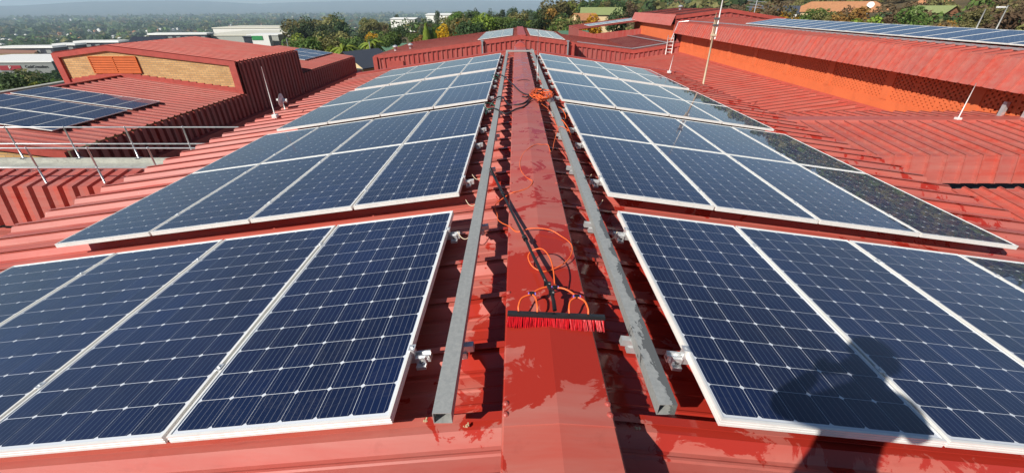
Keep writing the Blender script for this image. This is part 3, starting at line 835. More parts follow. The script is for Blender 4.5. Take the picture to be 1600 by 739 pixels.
# ribbed parapet block with flashing and grey gutter in front of it
blk = empty('parapet_block', (-13, 10.5, -9), 'ribbed red parapet block with deep shadowed ribs below left handrails', 'parapet')
nP = 34; pP = 0.415; xP = -7.0 - nP*pP
fy, fz = 10.5, -2.93
bent(blk, 'parapet_sheet', (1, 0, 0), [(xP, 10.36, -3.95), (xP, fy, fz), (xP, 11.35, fz+0.14)], nP, pP, 0.15, M['red'], 0.28)
m = MB(); m.box(xP, -7, 11.28, 11.62, -2.95, -2.70); m.obj('flashing', M['red'], blk)
m = MB(); m.box(xP, -7, 11.62, 12.35, -3.0, -2.78); m.box(xP, -7, 11.62, 11.66, -2.78, -2.69); m.box(xP, -7, 12.30, 12.40, -2.78, -2.66); m.obj('gutter', M['gutter'], blk)
m = MB(); m.box(xP, -7, 10.55, 12.3, -9, -3.05); m.obj('wall', M['dirt'], blk)
clad(blk, 'lower_roof_sheets', (xP, 10.40, -4.0), (0, -1, 0), (1, 0, -0.02), 20, 0.42, 15, 0.045, M['red'], False, 0.09)

def handrail(y, zb, xs, x0, x1, zt, zm, label):
    e = empty('handrail', (xs[0], y, zb), label, 'handrail')
    for x in xs:
        m = MB(); m.tube([(x, y, zb), (x, y, zt)], 0.022, 8); p = m.obj('post', M['tube'], e, True)
        for z in (zm, zt):
            q = MB()
            rings = [[(x+0.036*sin(pi*i/6)*cos(2*pi*j/10), y+0.036*sin(pi*i/6)*sin(2*pi*j/10), z+0.036*cos(pi*i/6)) for j in range(11)] for i in range(7)]
            for a, b_ in zip(rings, rings[1:]): q.strip(b_, a)
            q.obj('ball_joint', M['tube'], p, True)
        q = MB(); q.box(x-0.07, x+0.07, y-0.06, y+0.06, zb-0.01, zb+0.02); q.obj('base_plate', M['tube'], p)
    for z in (zm, zt):
        m = MB(); m.tube([(x0, y, z), (x1, y, z)], 0.02, 8); m.obj('rail', M['tube'], e, True)
handrail(10.56, -2.84, [-18.0, -16.4, -14.76, -13.13, -11.5, -9.88], -20, -8.35, -1.79, -2.33, 'nearer steel tube handrail with ball joints on left parapet')
handrail(12.36, -2.67, [-19.2, -17.4, -15.6, -13.82, -11.96, -10.2], -21, -8.5, -1.70, -2.21, 'farther steel tube handrail with ball joints beyond grey gutter')

# ------------------------------------------------------------------ cross building at the far end
crs = empty('cross_gable_building', (0, 40, -9), 'wide red ribbed cross building closing the far end of the main roof', 'building')
def gable_clad(parent, y, pts, zb, pitch, name, h=0.07):
    """vertical ribbed sheets on a wall at y whose top follows pts [(x,z)...]"""
    m = MB(); x0, x1 = pts[0][0], pts[-1][0]; n = int((x1-x0)/pitch); p = (x1-x0)/n
    pr = rib_profile(p, h, p*0.34, False)
    for i in range(n):
        a = []; b_ = []
        for s, q in pr:
            x = x0+p*i+s; zt = interp(x, pts)
            a.append((x, y-q, zb)); b_.append((x, y-q, zt))
        m.strip(a, b_)
    o = m.obj(name, M['red_clad'], parent); o['kind'] = 'stuff'
    return o
def verge(parent, y, pts, drop=0.24, name='verge_trim', dy=0.16, mat='red_trim'):
    m = MB(); P = [(x, y-0.1, z+0.05) for x, z in pts] + [(x, y-0.1, z-drop) for x, z in pts[::-1]]
    m.prism(P, (0, dy, 0)); return m.obj(name, M[mat], parent)
g1 = [(-12.2, -2.26), (0.34, -0.75), (4.75, -1.25)]
gable_clad(crs, 38.0, g1, -6, 0.41, 'wall_sheets')
verge(crs, 38.0, g1)
roof_half(crs, 'roof_sheets', 0.34, -0.75, -12.2, -2.26, 38, 53.5)
roof_half(crs, 'roof_sheets', 0.34, -0.75, 4.75, -1.25, 38, 53.5)
m = MB(); m.box(0.0, 0.7, 37.95, 53.5, -0.72, -0.64); m.obj('ridge_cap', M['red_trim'], crs)
m = MB(); m.box(-12.25, -12.05, 37.88, 53.5, -7, -2.28); m.obj('left_wall', M['red_clad'], crs)
m = MB(); m.box(-12.3, -11.95, 37.82, 37.95, -6, -2.3); m.obj('corner_trim', M['red_trim'], crs)
m = MB(); m.box(4.6, 4.78, 37.82, 39.3, -6, -1.25); m.obj('corner_trim', M['red_trim'], crs)
m = MB(); m.poly([(-12.2, 53.5, -8), (-12.2, 53.5, -2.3), (0.34, 53.5, -0.8), (4.75, 53.5, -1.3), (4.75, 53.5, -8)]); m.obj('rear_wall', M['dirt'], crs)
m = MB(); m.box(-10.95, -9.75, 37.84, 37.95, -4.6, -2.62); o = m.obj('door', M['red_trim'], crs)
for x in (-3.0, 4.15):
    m = MB(); zt = interp(x, g1); m.box(x, x+0.12, 37.72, 37.84, -6, zt+0.02); m.box(x-0.05, x+0.17, 37.7, 38.2, zt+0.02, zt+0.10); m.obj('downpipe', M['tube'], crs)
def whirly(x, y, z, lb):
    e = empty('roof_vent', (x, y, z), lb, 'vent')
    m = MB(); m.tube([(x, y, z-0.1), (x, y, z+0.16)], 0.15, 12); m.obj('base', M['tube'], e, True)
    m = MB(); rings = []
    for i in range(7):
        t = i/6; rr = 0.23*sin(0.35+t*(pi-0.5)); rings.append([(x+rr*cos(2*pi*j/16)*(1+0.06*(j % 2)), y+rr*sin(2*pi*j/16)*(1+0.06*(j % 2)), z+0.16+0.28*t) for j in range(17)])
    for a, b_ in zip(rings, rings[1:]): m.strip(a, b_)
    m.poly(rings[-1][:16]); m.obj('turbine', M['rail_alu'], e)
whirly(-11.1, 41, -2.05, 'left of two silver turbine vents on the far cross roof')
whirly(-9.7, 41, -1.9, 'right of two silver turbine vents on the far cross roof')
SC = math.atan2(1.51, 12.54); nth3 = ['first', 'second', 'third']; nth6 = nth3 + ['fourth', 'fifth', 'sixth']
for k in range(3):
    for c in range(3):
        d = 0.75 + (c+0.5)*1.02
        panel((0.34 - d*cos(SC), 39.2+k*3.9+0.99, -0.75-d*sin(SC)+0.13), -SC, 'panel left of the far cross ridge, %s row from front, %s from ridge' % (nth6[2*k], nth3[c]), 'solar panels left of the far cross ridge', 'joined')
        panel((0.34 + d*cos(SC), 39.2+k*3.9+0.99, -0.75-d*sin(SC)+0.13), SC, 'panel right of the far cross ridge, %s row from front, %s from ridge' % (nth6[2*k], nth3[c]), 'solar panels right of the far cross ridge', 'joined')
        panel((0.34 - d*cos(SC), 41.17+k*3.9+0.99, -0.75-d*sin(SC)+0.13), -SC, 'panel left of the far cross ridge, %s row from front, %s from ridge' % (nth6[2*k+1], nth3[c]), 'solar panels left of the far cross ridge', 'joined')
        panel((0.34 + d*cos(SC), 41.17+k*3.9+0.99, -0.75-d*sin(SC)+0.13), SC, 'panel right of the far cross ridge, %s row from front, %s from ridge' % (nth6[2*k+1], nth3[c]), 'solar panels right of the far cross ridge', 'joined')

# valley wing to the right of it with a maroon roof
val = empty('valley_wing', (9, 44, -9), 'low red wing with maroon valley roof between cross building and orange hall', 'building')
g2 = [(4.78, -1.36), (10.1, -1.98), (14.3, -1.36)]
gable_clad(val, 39.2, g2, -7, 0.41, 'wall_sheets')
verge(val, 39.2, g2, 0.22)
roof_half(val, 'roof_sheets', 4.78, -1.36, 10.1, -1.98, 39.2, 52, M['red'])
roof_half(val, 'roof_sheets', 14.3, -1.36, 10.1, -1.98, 39.2, 52, M['maroon'])
for a, b_ in (((5.2, 39.6, -1.3), (10.1, 39.8, -1.86)), ((10.1, 39.8, -1.86), (13.2, 39.8, -1.40)), ((13.2, 39.8, -1.40), (12.3, 51, -1.45))):
    m = MB(); m.tube([a, b_], 0.045, 6); m.obj('conduit', M['tube'], val)
up2 = empty('stepped_roof_block', (10, 56, -9), 'small stepped red block with solar panels behind the valley roof', 'building')
m = MB(); m.poly([(7.0, 52, -6), (14.5, 52, -6), (14.5, 52, -0.75), (8.7, 52, -1.35), (7.0, 52, -0.95)]); m.obj('front_wall', M['red_clad'], up2)
m = MB(); m.poly([(7.0, 52, -6), (7.0, 62, -6), (7.0, 62, -0.95), (7.0, 52, -0.95)]); m.obj('side_wall', M['red_clad'], up2)
roof_half(up2, 'roof_sheets', 14.5, -0.02, 7.0, -0.92, 52, 62)
for c in range(6):
    panel((8.9+c*0.99, 55, -0.92+0.12*(1.9+c*0.99)+0.14), -math.atan2(0.9, 7.5), 'stepped block panel, near row, %s from the left' % nth6[c], 'solar panels on the stepped block', 'joined')
    panel((8.9+c*0.99, 57, -0.92+0.12*(1.9+c*0.99)+0.14), -math.atan2(0.9, 7.5), 'stepped block panel, far row, %s from the left' % nth6[c], 'solar panels on the stepped block', 'joined')
# ladder
e = empty('ladder', (13.0, 39.0, -2.6), 'white steel ladder fixed to the red wall beside orange hall', 'ladder')
for x in (12.85, 13.35):
    m = MB(); m.tube([(x, 38.95, -2.5), (x-0.02, 38.95, -0.75)], 0.035, 6); m.obj('stile', M['white'], e, True)
for k in range(6):
    z = -2.35 + k*0.27; m = MB(); m.tube([(12.85, 38.95, z), (13.35, 38.95, z)], 0.028, 6); m.obj('rung', M['white'], e, True)

# ------------------------------------------------------------------ orange hall on the right
hall = empty('orange_walled_hall', (18, 24, -9), 'tall hall with orange wall, lattice vents, red ribbed fascia and rooftop panels', 'building')
m = MB(); m.box(14.0, 14.25, 9.0, 39.2, -2.45, -1.70); m.obj('wall', M['orange'], hall)
m = MB(); m.box(14.14, 14.25, 9.0, 39.2, -1.70, -0.30); m.obj('recess', M['dark'], hall)  # back wall coloured near black, shade behind the lattice painted in
yp = 9.9; kb = 0
while yp < 39:
    m = MB(); m.box(13.985, 14.14, yp-0.18, yp+0.18, -1.70, -0.35); m.obj('pier', M['orange'], hall)
    # three lattice screens per bay made of staggered hollow bricks
    ya, yb = yp+0.18, min(yp+3.32-0.18, 39.1); w3 = (yb-ya)/3
    for q in range(3):
        l0, l1 = ya+q*w3, ya+(q+1)*w3; l = MB()
        l.box(14.02, 14.12, l0, l0+0.03, -1.70, -0.40); l.box(14.02, 14.12, l1-0.03, l1, -1.70, -0.40)
        nr = 16; hrow = 1.30/nr
        for rr in range(nr):
            z = -1.70 + rr*hrow; off = 0.10 if rr % 2 else 0.0
            y = l0+0.03-off
            while y < l1-0.03:
                a, b_ = max(l0+0.03, y), min(l1-0.03, y+0.145)
                if b_ > a: l.box(14.015, 14.13, a, b_, z+0.004, z+hrow-0.002)
                y += 0.20
            l.box(14.02, 14.125, l0+0.03, l1-0.03, z-0.006, z+0.012)
        o = l.obj('lattice_screen', M['orange'], hall); o['kind'] = 'stuff'
    yp += 3.32; kb += 1
m = MB(); m.box(13.58, 14.25, 9.02, 39.58, -0.42, -0.36); m.obj('soffit', M['red_clad'], hall)
# fascia sheets, one by one
nF = 84; pF = (39.6-9.0)/nF
fb = Vector((13.40, 9.0, -0.63)); ft = Vector((13.72, 9.0, 0.17))
RX, RZ = 16.75, 0.17 + 0.138*(16.75-13.72)
bent(hall, 'fascia_sheet', (0, -1, 0), [(fb.x, 39.6, fb.z), (ft.x, 39.6, ft.z), (RX, 39.6, RZ)], nF, pF, 0.045, M['red'], 0.055, -1)
roof_half(hall, 'roof_sheets', RX, RZ, 24, RZ-1.0, 9.0, 39.6)
m = MB(); m.poly([(13.8, 39.6, -8), (13.8, 39.6, 0.1), (RX, 39.6, RZ-0.06), (24, 39.6, RZ-1.1), (24, 39.6, -8)]); m.obj('end_wall', M['red_clad'], hall)
m = MB(); m.box(14.25, 23.9, 9.05, 9.2, -9, -0.5); m.obj('end_wall', M['red_clad'], hall)
SH = math.atan(0.138)
nth = ['first', 'second', 'third', 'fourth', 'fifth', 'sixth', 'seventh', 'eighth', 'ninth', 'tenth', 'eleventh', 'twelfth', 'thirteenth', 'fourteenth', 'fifteenth', 'sixteenth', 'seventeenth', 'eighteenth', 'nineteenth', 'twentieth']
for c in range(20):
    xx = 14.66 + 0.5*PL*cos(SH)
    panel((xx, 10.2 + c*1.012, 0.17 + (xx-13.72)*0.138 + 0.145), 0, 'orange hall roof solar panel, %s from the near end' % nth[c], 'solar panels on the orange hall roof', 'joined').rotation_euler = (-SH, 0, pi/2)
m = MB(); m.box(14.45, 14.55, 9.6, 31, 0.30, 0.36); o = m.obj('cable_tray', M['tube'], hall)
m = MB(); m.tube([(14.5, 31, 0.34), (14.3, 38.8, 0.31), (13.62, 39.3, 0.22), (13.2, 39.3, -1.3)], 0.045, 6); m.obj('conduit', M['tube'], hall)
# pair of grey struts against the wall and the lean-to roof below
for k, y in enumerate((12.15, 11.55)):
    m = MB(); m.box(13.80, 13.90, y, y+0.10, -1.9, -0.95); m.box(13.75, 13.95, y-0.08, y+0.18, -1.55, -1.50); o = m.obj('wall_strut', M['rail_alu']); tag(o, ('left', 'right')[k] + ' of two grey metal struts in front of the lattice wall', 'strut')
lean = empty('lean_to_roof', (10.5, 25, -9), 'low red ribbed lean-to roof between main roof and orange wall', 'roof')
roof_half(lean, 'roof_sheets', 14.0, -2.17, 6.6, -3.20, 12.5, 39.2, None, 0.50, 0.07, False, 0.16)
m = MB(); m.prism([(13.78, 9.6, -2.16), (13.99, 9.6, -2.05), (13.99, 9.6, -2.28), (13.78, 9.6, -2.24)], (0, 29.5, 0)); m.obj('apron_flashing', M['red_trim'], lean)
m = MB(); m.box(6.3, 13.9, 12.5, 39, -9, -3.6); m.obj('wall', M['dirt'], lean)

# mansard block in front on the right
man = empty('mansard_block', (10.5, 9, -9), 'red ribbed mansard roof block beyond the right edge of main roof', 'roof')
nM = 27; pM = 0.395; xM = 4.0
bent(man, 'mansard_sheet', (1, 0, 0), [(xM, 8.90, -2.10), (xM, 9.05, -1.52), (xM, 11.40, -1.32)], nM, pM, 0.05, M['red'], 0.055, 1)
m = MB(); m.prism([(xM, 11.30, -1.31), (xM, 11.34, -1.25), (xM, 11.78, -1.25), (xM, 11.84, -1.33), (xM, 11.84, -1.5), (xM, 11.30, -1.5)], (nM*pM, 0, 0)); m.obj('ridge_flashing', M['red'], man)
clad(man, 'rear_sheet', (xM, 11.80, -1.34), (1, 0, 0), (0, 1.25, -0.10), nM, pM, 1.25, 0.050, M['red'], True, 0.055, False, 1)
m = MB(); m.box(xM, 14.2, 9.1, 12.9, -9, -1.62); m.obj('wall', M['dirt'], man)
clad(man, 'lower_sheet', (xM, 2.0, -2.90), (1, 0, 0), (0, 6.7, 0.74), nM+4, pM, 6.75, 0.050, M['red'], True, 0.055, False, 1)
m = MB(); m.box(xM, 16, 2.0, 8.9, -9, -3.2); m.obj('lower_wall', M['dirt'], man)
rod(11.85, 11.4, -1.25, -0.32, 0.014, 'white rod with foot on the flashing of right mansard block')

# second hall behind
h2 = empty('rear_gabled_hall', (18, 48, -9), 'rear red gabled hall above orange lattice wall', 'building')
m = MB(); m.box(14.0, 14.3, 41.0, 55.2, -3, -0.05); m.obj('wall', M['orange'], h2)
clad(h2, 'fascia_sheets', (13.62, 55.3, -0.13), (0, -1, 0), (0.32, 0, 0.88), 38, 14.3/38, 0.93, 0.05, M['red'], False, 0.16, False)
g3 = [(13.9, 0.62), (18.4, 1.14), (23.5, 0.42)]
gable_clad(h2, 41.0, g3, -2.5, 0.6, 'gable_sheets', 0.05)
verge(h2, 41.0, g3, 0.22)
for k in range(7):
    roof_half(h2, 'roof_sheets', 18.4, 1.14, 13.94, 0.64, 41+k*2.04, 41+(k+1)*2.04, M['red'] if k % 2 else M['maroon'])
roof_half(h2, 'roof_sheets', 18.4, 1.14, 23.5, 0.42, 41, 55.3)
m = MB(); m.box(14.2, 23.4, 55.1, 55.3, -8, 0.4); m.obj('rear_wall', M['dirt'], h2)
whirly(17.3, 50, 1.05, 'white vent with dark cowl on the rear gabled hall')
e = empty('tv_antenna', (24.2, 48, -9), 'thin aerial mast with cross arms behind the rear hall', 'antenna')
m = MB(); m.tube([(24.2, 48, -9), (24.2, 48, 1.9)], 0.05, 6); m.obj('pole', M['tube'], e)
for z, w in ((1.75, 0.9), (1.45, 0.6), (1.2, 0.8)):
    m = MB(); m.tube([(24.2-w, 48.2, z+0.1), (24.2+w, 47.8, z-0.05)], 0.03, 5); m.obj('arm', M['tube'], e)


# ------------------------------------------------------------------ vegetation
def leaf_mat(name, c0, c1, c2):
    m, t, b = newmat(name)
    g_ = t.nodes.new('ShaderNodeNewGeometry')
    oi = t.nodes.new('ShaderNodeObjectInfo')
    n = noi(t, g_.outputs['Position'], 0.35, 3, 0.6)
    c = mixc(t, g_.outputs['Random Per Island'], c0, c1)
    c = mixc(t, mth(t, 'MULTIPLY', ramp(t, n, [(0.4, 0), (0.65, 1)]), 0.7), c, c2)
    hv = t.nodes.new('ShaderNodeHueSaturation'); L(t, c, hv.inputs['Color'])
    L(t, mth(t, 'ADD', mth(t, 'MULTIPLY', oi.outputs['Random'], 0.035), 0.482), hv.inputs['Hue'])
    L(t, mth(t, 'ADD', mth(t, 'MULTIPLY', oi.outputs['Random'], 0.5), 0.75), hv.inputs['Value'])
    L(t, hv.outputs[0], b.inputs['Base Color']); b.inputs['Roughness'].default_value = 0.65
    b.inputs['Specular IOR Level'].default_value = 0.2
    tr = t.nodes.new('ShaderNodeBsdfTranslucent'); L(t, hv.outputs[0], tr.inputs['Color'])
    mx = t.nodes.new('ShaderNodeMixShader'); mx.inputs[0].default_value = 0.32
    L(t, b.outputs[0], mx.inputs[1]); L(t, tr.outputs[0], mx.inputs[2]); L(t, mx.outputs[0], t.nodes['Material Output'].inputs['Surface'])
    return m
BRN = ((0.105, 0.075, 0.038), (0.20, 0.145, 0.078), (0.15, 0.092, 0.045))
LM = {
 'dark': leaf_mat('foliage_dark', (0.037, 0.067, 0.026), (0.084, 0.126, 0.041), (0.055, 0.089, 0.037)),
 'mid': leaf_mat('foliage_mid', (0.074, 0.131, 0.030), (0.158, 0.233, 0.055), (0.112, 0.167, 0.041)),
 'lime': leaf_mat('foliage_lime', (0.158, 0.223, 0.034), (0.248, 0.310, 0.046), (0.223, 0.260, 0.041)),
 'olive': leaf_mat('foliage_olive', (0.139, 0.145, 0.048), (0.242, 0.223, 0.084), (0.205, 0.176, 0.065)),
 'brown': leaf_mat('foliage_brown', *BRN),
 'rust': leaf_mat('foliage_rust', (0.264, 0.132, 0.034), (0.403, 0.232, 0.062), (0.298, 0.223, 0.055)),
 'yellow': leaf_mat('foliage_yellow', (0.420, 0.240, 0.010), (0.660, 0.400, 0.020), (0.500, 0.270, 0.012)),
 'blue': leaf_mat('foliage_grey_green', (0.065, 0.097, 0.055), (0.139, 0.176, 0.102), (0.094, 0.131, 0.074)),
}
BARK = simple('bark', (0.10, 0.075, 0.052), 0.9, var=0.3)

def crown_mesh(name, mat, rx, rz, seed, lobes=9, leaves=800, size=0.42, squash=1.0):
    rg = np.random.default_rng(seed)
    lc = rg.normal(0, 1, (lobes, 3)); lc /= np.linalg.norm(lc, axis=1)[:, None]
    lc *= rg.uniform(0.35, 0.72, (lobes, 1)); lr = rg.uniform(0.26, 0.48, lobes)
    k = rg.integers(0, lobes, leaves)
    d = rg.normal(0, 1, (leaves, 3)); d /= np.linalg.norm(d, axis=1)[:, None]
    p = lc[k] + d * (lr[k] * rg.uniform(0.55, 1.05, leaves) ** 0.7)[:, None]
    p = p * np.array([rx, rx, rz*squash])
    nrm = d * 0.7 + rg.normal(0, 0.6, (leaves, 3)) + np.array([0, 0, 0.35])
    nrm /= np.linalg.norm(nrm, axis=1)[:, None]
    a = np.cross(nrm, rg.normal(0, 1, (leaves, 3))); a /= np.linalg.norm(a, axis=1)[:, None]
    b_ = np.cross(nrm, a); s_ = size * rg.uniform(0.55, 1.3, leaves)[:, None]
    s_ = s_*0.72
    v = np.stack([p - a*s_, p - b_*s_*0.6 + nrm*s_*0.15, p + a*s_, p + b_*s_*0.6 + nrm*s_*0.15], 1).reshape(-1, 3)
    return quadmesh(name, v, mat)
def quadmesh(name, v, mat):
    n = len(v)//4
    me = bpy.data.meshes.new(name)
    me.vertices.add(len(v)); me.vertices.foreach_set('co', v.astype(np.float32).ravel())
    me.loops.add(len(v)); me.loops.foreach_set('vertex_index', np.arange(len(v), dtype=np.int32))
    me.polygons.add(n); me.polygons.foreach_set('loop_start', np.arange(0, len(v), 4, dtype=np.int32))
    me.update(calc_edges=True); me.materials.append(mat)
    return me
def trunk_mesh(h, r, seed, spread):
    rn = random.Random(seed); m = MB()
    m.tube([(0, 0, -2), (0.1, 0, h*0.3), (rn.uniform(-.2, .2), rn.uniform(-.2, .2), h*0.62)], [r*1.2, r, r*0.7], 7)
    for k in range(5):
        a = 2*pi*k/5 + rn.uniform(-.4, .4)
        m.tube([(0.05, 0, h*(0.32+0.05*k)), (spread*0.3*cos(a), spread*0.3*sin(a), h*(0.5+0.04*k)), (spread*0.65*cos(a), spread*0.65*sin(a), h*(0.68+0.04*k))], [r*0.5, r*0.35, r*0.12], 5)
    return m.mesh('trunk', BARK)
# template kinds: (leaf material, crown radius, crown half height, trunk height, lobes, leaves, size)
KIND = {}
def template(key, mat, rx, rz, h, nvar=2, lobes=9, leaves=700, size=0.42):
    KIND[key] = [(crown_mesh('crown', LM[mat], rx, rz, hash(key) % 97 + 31*v + len(key)*7, lobes, leaves, size), trunk_mesh(h, 0.22, v+len(key), rx), h) for v in range(nvar)]
import zlib
def hash(k): return zlib.crc32(k.encode())
template('dark', 'dark', 4.6, 4.4, 8.0, 3, 12, 1900)
template('mid', 'mid', 4.4, 3.9, 7.4, 3, 12, 1900)
template('lime', 'lime', 3.6, 3.2, 6.2, 2, 11, 1500)
template('olive', 'olive', 4.2, 3.2, 6.2, 2, 11, 1600)
template('brown', 'brown', 3.4, 2.7, 4.6, 3, 11, 1500, 0.34)
template('rust', 'rust', 3.6, 3.0, 5.6, 2, 11, 1500)
template('yellow', 'yellow', 3.2, 3.0, 5.4, 2, 14, 1900, 0.32)
template('blue', 'blue', 3.2, 5.6, 11.0, 3, 13, 1700)
def tree(key, x, y, scale, label, group=None, z=None, name='tree', sz=1.0, v=None):
    cm, tm, h = random.choice(KIND[key]) if v is None else KIND[key][v % len(KIND[key])]
    e = empty(name, (x, y, ground(x, y) - 0.3 if z is None else z), label, 'tree', group)
    e.rotation_euler = (0, 0, random.uniform(0, 6.28)); e.scale = (scale, scale, scale*sz)
    for nm, me, dz in (('trunk', tm, 0), ('crown', cm, h)):
        o = bpy.data.objects.new(nm, me); COL.objects.link(o); o.parent = e; o.location = (0, 0, dz)
    return e
def polar(az, r): return r*sin(radians(az)), r*cos(radians(az))

def at_top(key, x, y, ztop, label, group=None, **kw):
    """tree whose crown top reaches ztop"""
    g_ = ground(x, y) - 0.3
    h = KIND[key][0][2]; full = h + {'dark': 4.2, 'mid': 3.7, 'lime': 3.0, 'olive': 3.0, 'brown': 2.5, 'rust': 2.8, 'yellow': 2.8, 'blue': 5.3}[key]
    return tree(key, x, y, max(0.35, (ztop - g_)/full), label, group, **kw)

# distinct trees
at_top('yellow', -19.5, 127, -3.2, 'left and lower of two bright yellow trees behind the cross roof', z=None, v=0)
at_top('yellow', -14.8, 129, -2.1, 'right and taller of two bright yellow trees behind the cross roof', v=1)
at_top('yellow', -55, 175, -6.8, 'small yellow tree among dark trees left of the cypress', v=1)
at_top('yellow', 16.5, 98, -0.4, 'pale yellow flowering tree beside the round dark tree')
at_top('dark', 20.4, 97, 1.2, 'broad round dark green tree behind the stepped roof block', v=0)
at_top('yellow', 56.5, 98, 0.6, 'bright yellow bush in front of the terracotta roofed house', v=1)
at_top('lime', 59.5, 80, 0.6, 'yellow green leafy tree in front of the terracotta roofed house')
at_top('mid', -49, 104, -3.3, 'rounded mid green tree in front of the pale mall walls', v=1)
at_top('dark', -66.5, 58, -5.6, 'dark bare crowned tree at left edge before the grey warehouse', v=2)
at_top('lime', -63.5, 57, -7.2, 'low yellow green bush before the grey warehouse')
at_top('rust', -24, 120, -4.6, 'rust tinged tree left of the cypress')
at_top('rust', 12.5, 150, 0.6, 'orange brown autumn tree on the slope above the cross roof')
# cypress
def cypress(x, y, ztop, label):
    g_ = ground(x, y); e = empty('cypress_tree', (x, y, g_), label, 'tree'); h = ztop-g_
    rg = np.random.default_rng(5); n = 1500
    t = rg.uniform(0.03, 1, n); a = rg.uniform(0, 2*pi, n); rr = 1.15*np.sin(np.clip(t*1.05, 0, 1)*pi*0.92+0.16)**0.7 * rg.uniform(0.75, 1.08, n)
    p = np.stack([rr*np.cos(a), rr*np.sin(a), t*h], 1); out = np.stack([np.cos(a), np.sin(a), 0.8+0*a], 1)
    b_ = np.stack([-np.sin(a), np.cos(a), 0*a], 1); s_ = 0.24*rg.uniform(0.6, 1.3, n)[:, None]; u_ = np.array([0, 0, 1.0])
    v = np.stack([p-b_*s_, p-u_*s_*1.3+out*0.05, p+b_*s_, p+u_*s_*1.6+out*0.1], 1).reshape(-1, 3)
    me = quadmesh('crown', v, LM['lime']); o = bpy.data.objects.new('crown', me); COL.objects.link(o); o.parent = e
    m = MB(); m.tube([(0, 0, -1), (0, 0, h*0.8)], [0.2, 0.05], 6); o = bpy.data.objects.new('trunk', m.mesh('trunk', BARK)); COL.objects.link(o); o.parent = e
cypress(-21.6, 110, -2.5, 'slender yellow green cypress standing above the cross roof')
cypress(-20.1, 111.5, -3.6, 'darker shorter cypress just right of the slender one')
# palms
def palm(x, y, ztop, label, sd):
    g_ = ground(x, y); e = empty('palm_tree', (x, y, g_), label, 'palm'); h = ztop-g_; rn = random.Random(sd)
    m = MB(); m.tube([(0, 0, -1), (0.1, 0, h*0.5), (0, 0, h-1)], [0.28, 0.2, 0.17], 8); o = bpy.data.objects.new('trunk', m.mesh('trunk', BARK)); COL.objects.link(o); o.parent = e
    for k in range(16):
        a = 2*pi*k/16 + rn.uniform(-.15, .15); l = rn.uniform(2.2, 2.9); el = rn.uniform(0.1, 1.1)
        f = MB(); prev = None
        for q in range(9):
            t = q/8; rr = l*t; z = h-1 + rr*el - 1.5*el*0 - 0.85*rr*t*1.1
            w = 0.38*sin(pi*min(1, t*0.93+0.07))+0.03
            c = Vector((cos(a)*rr, sin(a)*rr, z)); s_ = Vector((-sin(a), cos(a), 0))
            cur = (c + s_*w - Vector((0, 0, w*0.5)), c, c - s_*w - Vector((0, 0, w*0.5)))
            if prev and q % 1 == 0:
                f.quad(prev[0], prev[1], cur[1], cur[0]); f.quad(prev[1], prev[2], cur[2], cur[1])
            prev = cur
        o = bpy.data.objects.new('frond', f.mesh('frond', LM['lime'])); COL.objects.link(o); o.parent = e
palm(-28.5, 74, -3.6, 'bright green palm in front of the dark trees at centre left', 1)
palm(-25.6, 80, -3.4, 'second palm just right of the bright one', 2)
palm(-19.0, 78, -4.2, 'shaggy palm just left of the cross building', 3)

# belts of individual trees
CLEAR = [(34.5, 208, 5.0, 24), (41.3, 221, 2.0, 18), (41.7, 174, 2.6, 26), (28.7, 171, 2.2, 20), (10.3, 162, 2.6, 40), (-13.6, 156, 3.5, 45), (36.7, 182, 1.2, 60)]
def clear(az, r): return any(abs(az-a) < w and q-d < r < q+9 for a, q, w, d in CLEAR)
rt_ = random.Random(21)
def scatter(n, az0, az1, r0, r1, kinds, top0, top1, label, group):
    for _ in range(n):
        az = rt_.uniform(az0, az1); r = rt_.uniform(r0, r1); x, y = polar(az, r)
        if clear(az, r) and rt_.random() < 0.8: continue
        key = rt_.choice(kinds)
        at_top(key, x, y, rt_.uniform(top0, top1) + (r-r0)/(r1-r0)*0.0, label[key] if isinstance(label, dict) else label, group + ' (' + key + ')')
cn = {'dark': 'dark green leafy tree', 'mid': 'mid green leafy tree', 'lime': 'yellow green leafy tree', 'olive': 'olive green dry tree', 'brown': 'brown leafless winter bush', 'rust': 'rust coloured tree', 'blue': 'tall grey green tree'}
def lab(tail): return {k: v + ' ' + tail for k, v in cn.items()}
scatter(22, -27, -15, 78, 120, ['mid', 'lime', 'olive', 'mid', 'brown'], -8, -5.2, lab('in the belt just beyond the left roofs'), 'trees just beyond the left roofs')
scatter(26, -27, -16, 120, 200, ['dark', 'mid', 'olive', 'mid', 'lime', 'mid'], -8.5, -5.2, lab('in the dense belt right of the mall'), 'trees right of the mall')
scatter(20, -16, -9, 120, 200, ['lime', 'mid', 'olive', 'dark', 'blue', 'mid'], -6.5, -3.2, lab('in the dense belt left of the yellow trees'), 'trees left of the yellow trees')
scatter(24, -26, -9, 320, 430, ['dark', 'blue', 'mid', 'olive'], -9.0, -3.5, lab('in the far dark belt below the plain'), 'trees in the far dark belt')
scatter(26, -10, 3, 200, 310, ['blue', 'dark', 'blue', 'mid'], -3.0, 1.4, lab('on the skyline above the cross roof'), 'trees on the skyline above the cross roof')
scatter(30, -8, 9, 110, 190, ['mid', 'lime', 'olive', 'dark', 'mid', 'dark', 'lime', 'mid', 'lime', 'olive'], -2.6, 0.5, lab('on the slope behind the cross roof'), 'trees behind the cross roof')
scatter(24, 3, 14, 180, 300, ['dark', 'olive', 'brown', 'mid', 'lime'], 0, 5.5, lab('at the foot of the brown hill'), 'trees at the foot of the hill')
scatter(22, 23, 44, 62, 92, ['olive', 'mid', 'brown', 'lime', 'dark'], -3.2, -0.4, lab('just behind the orange hall'), 'trees just behind the orange hall')
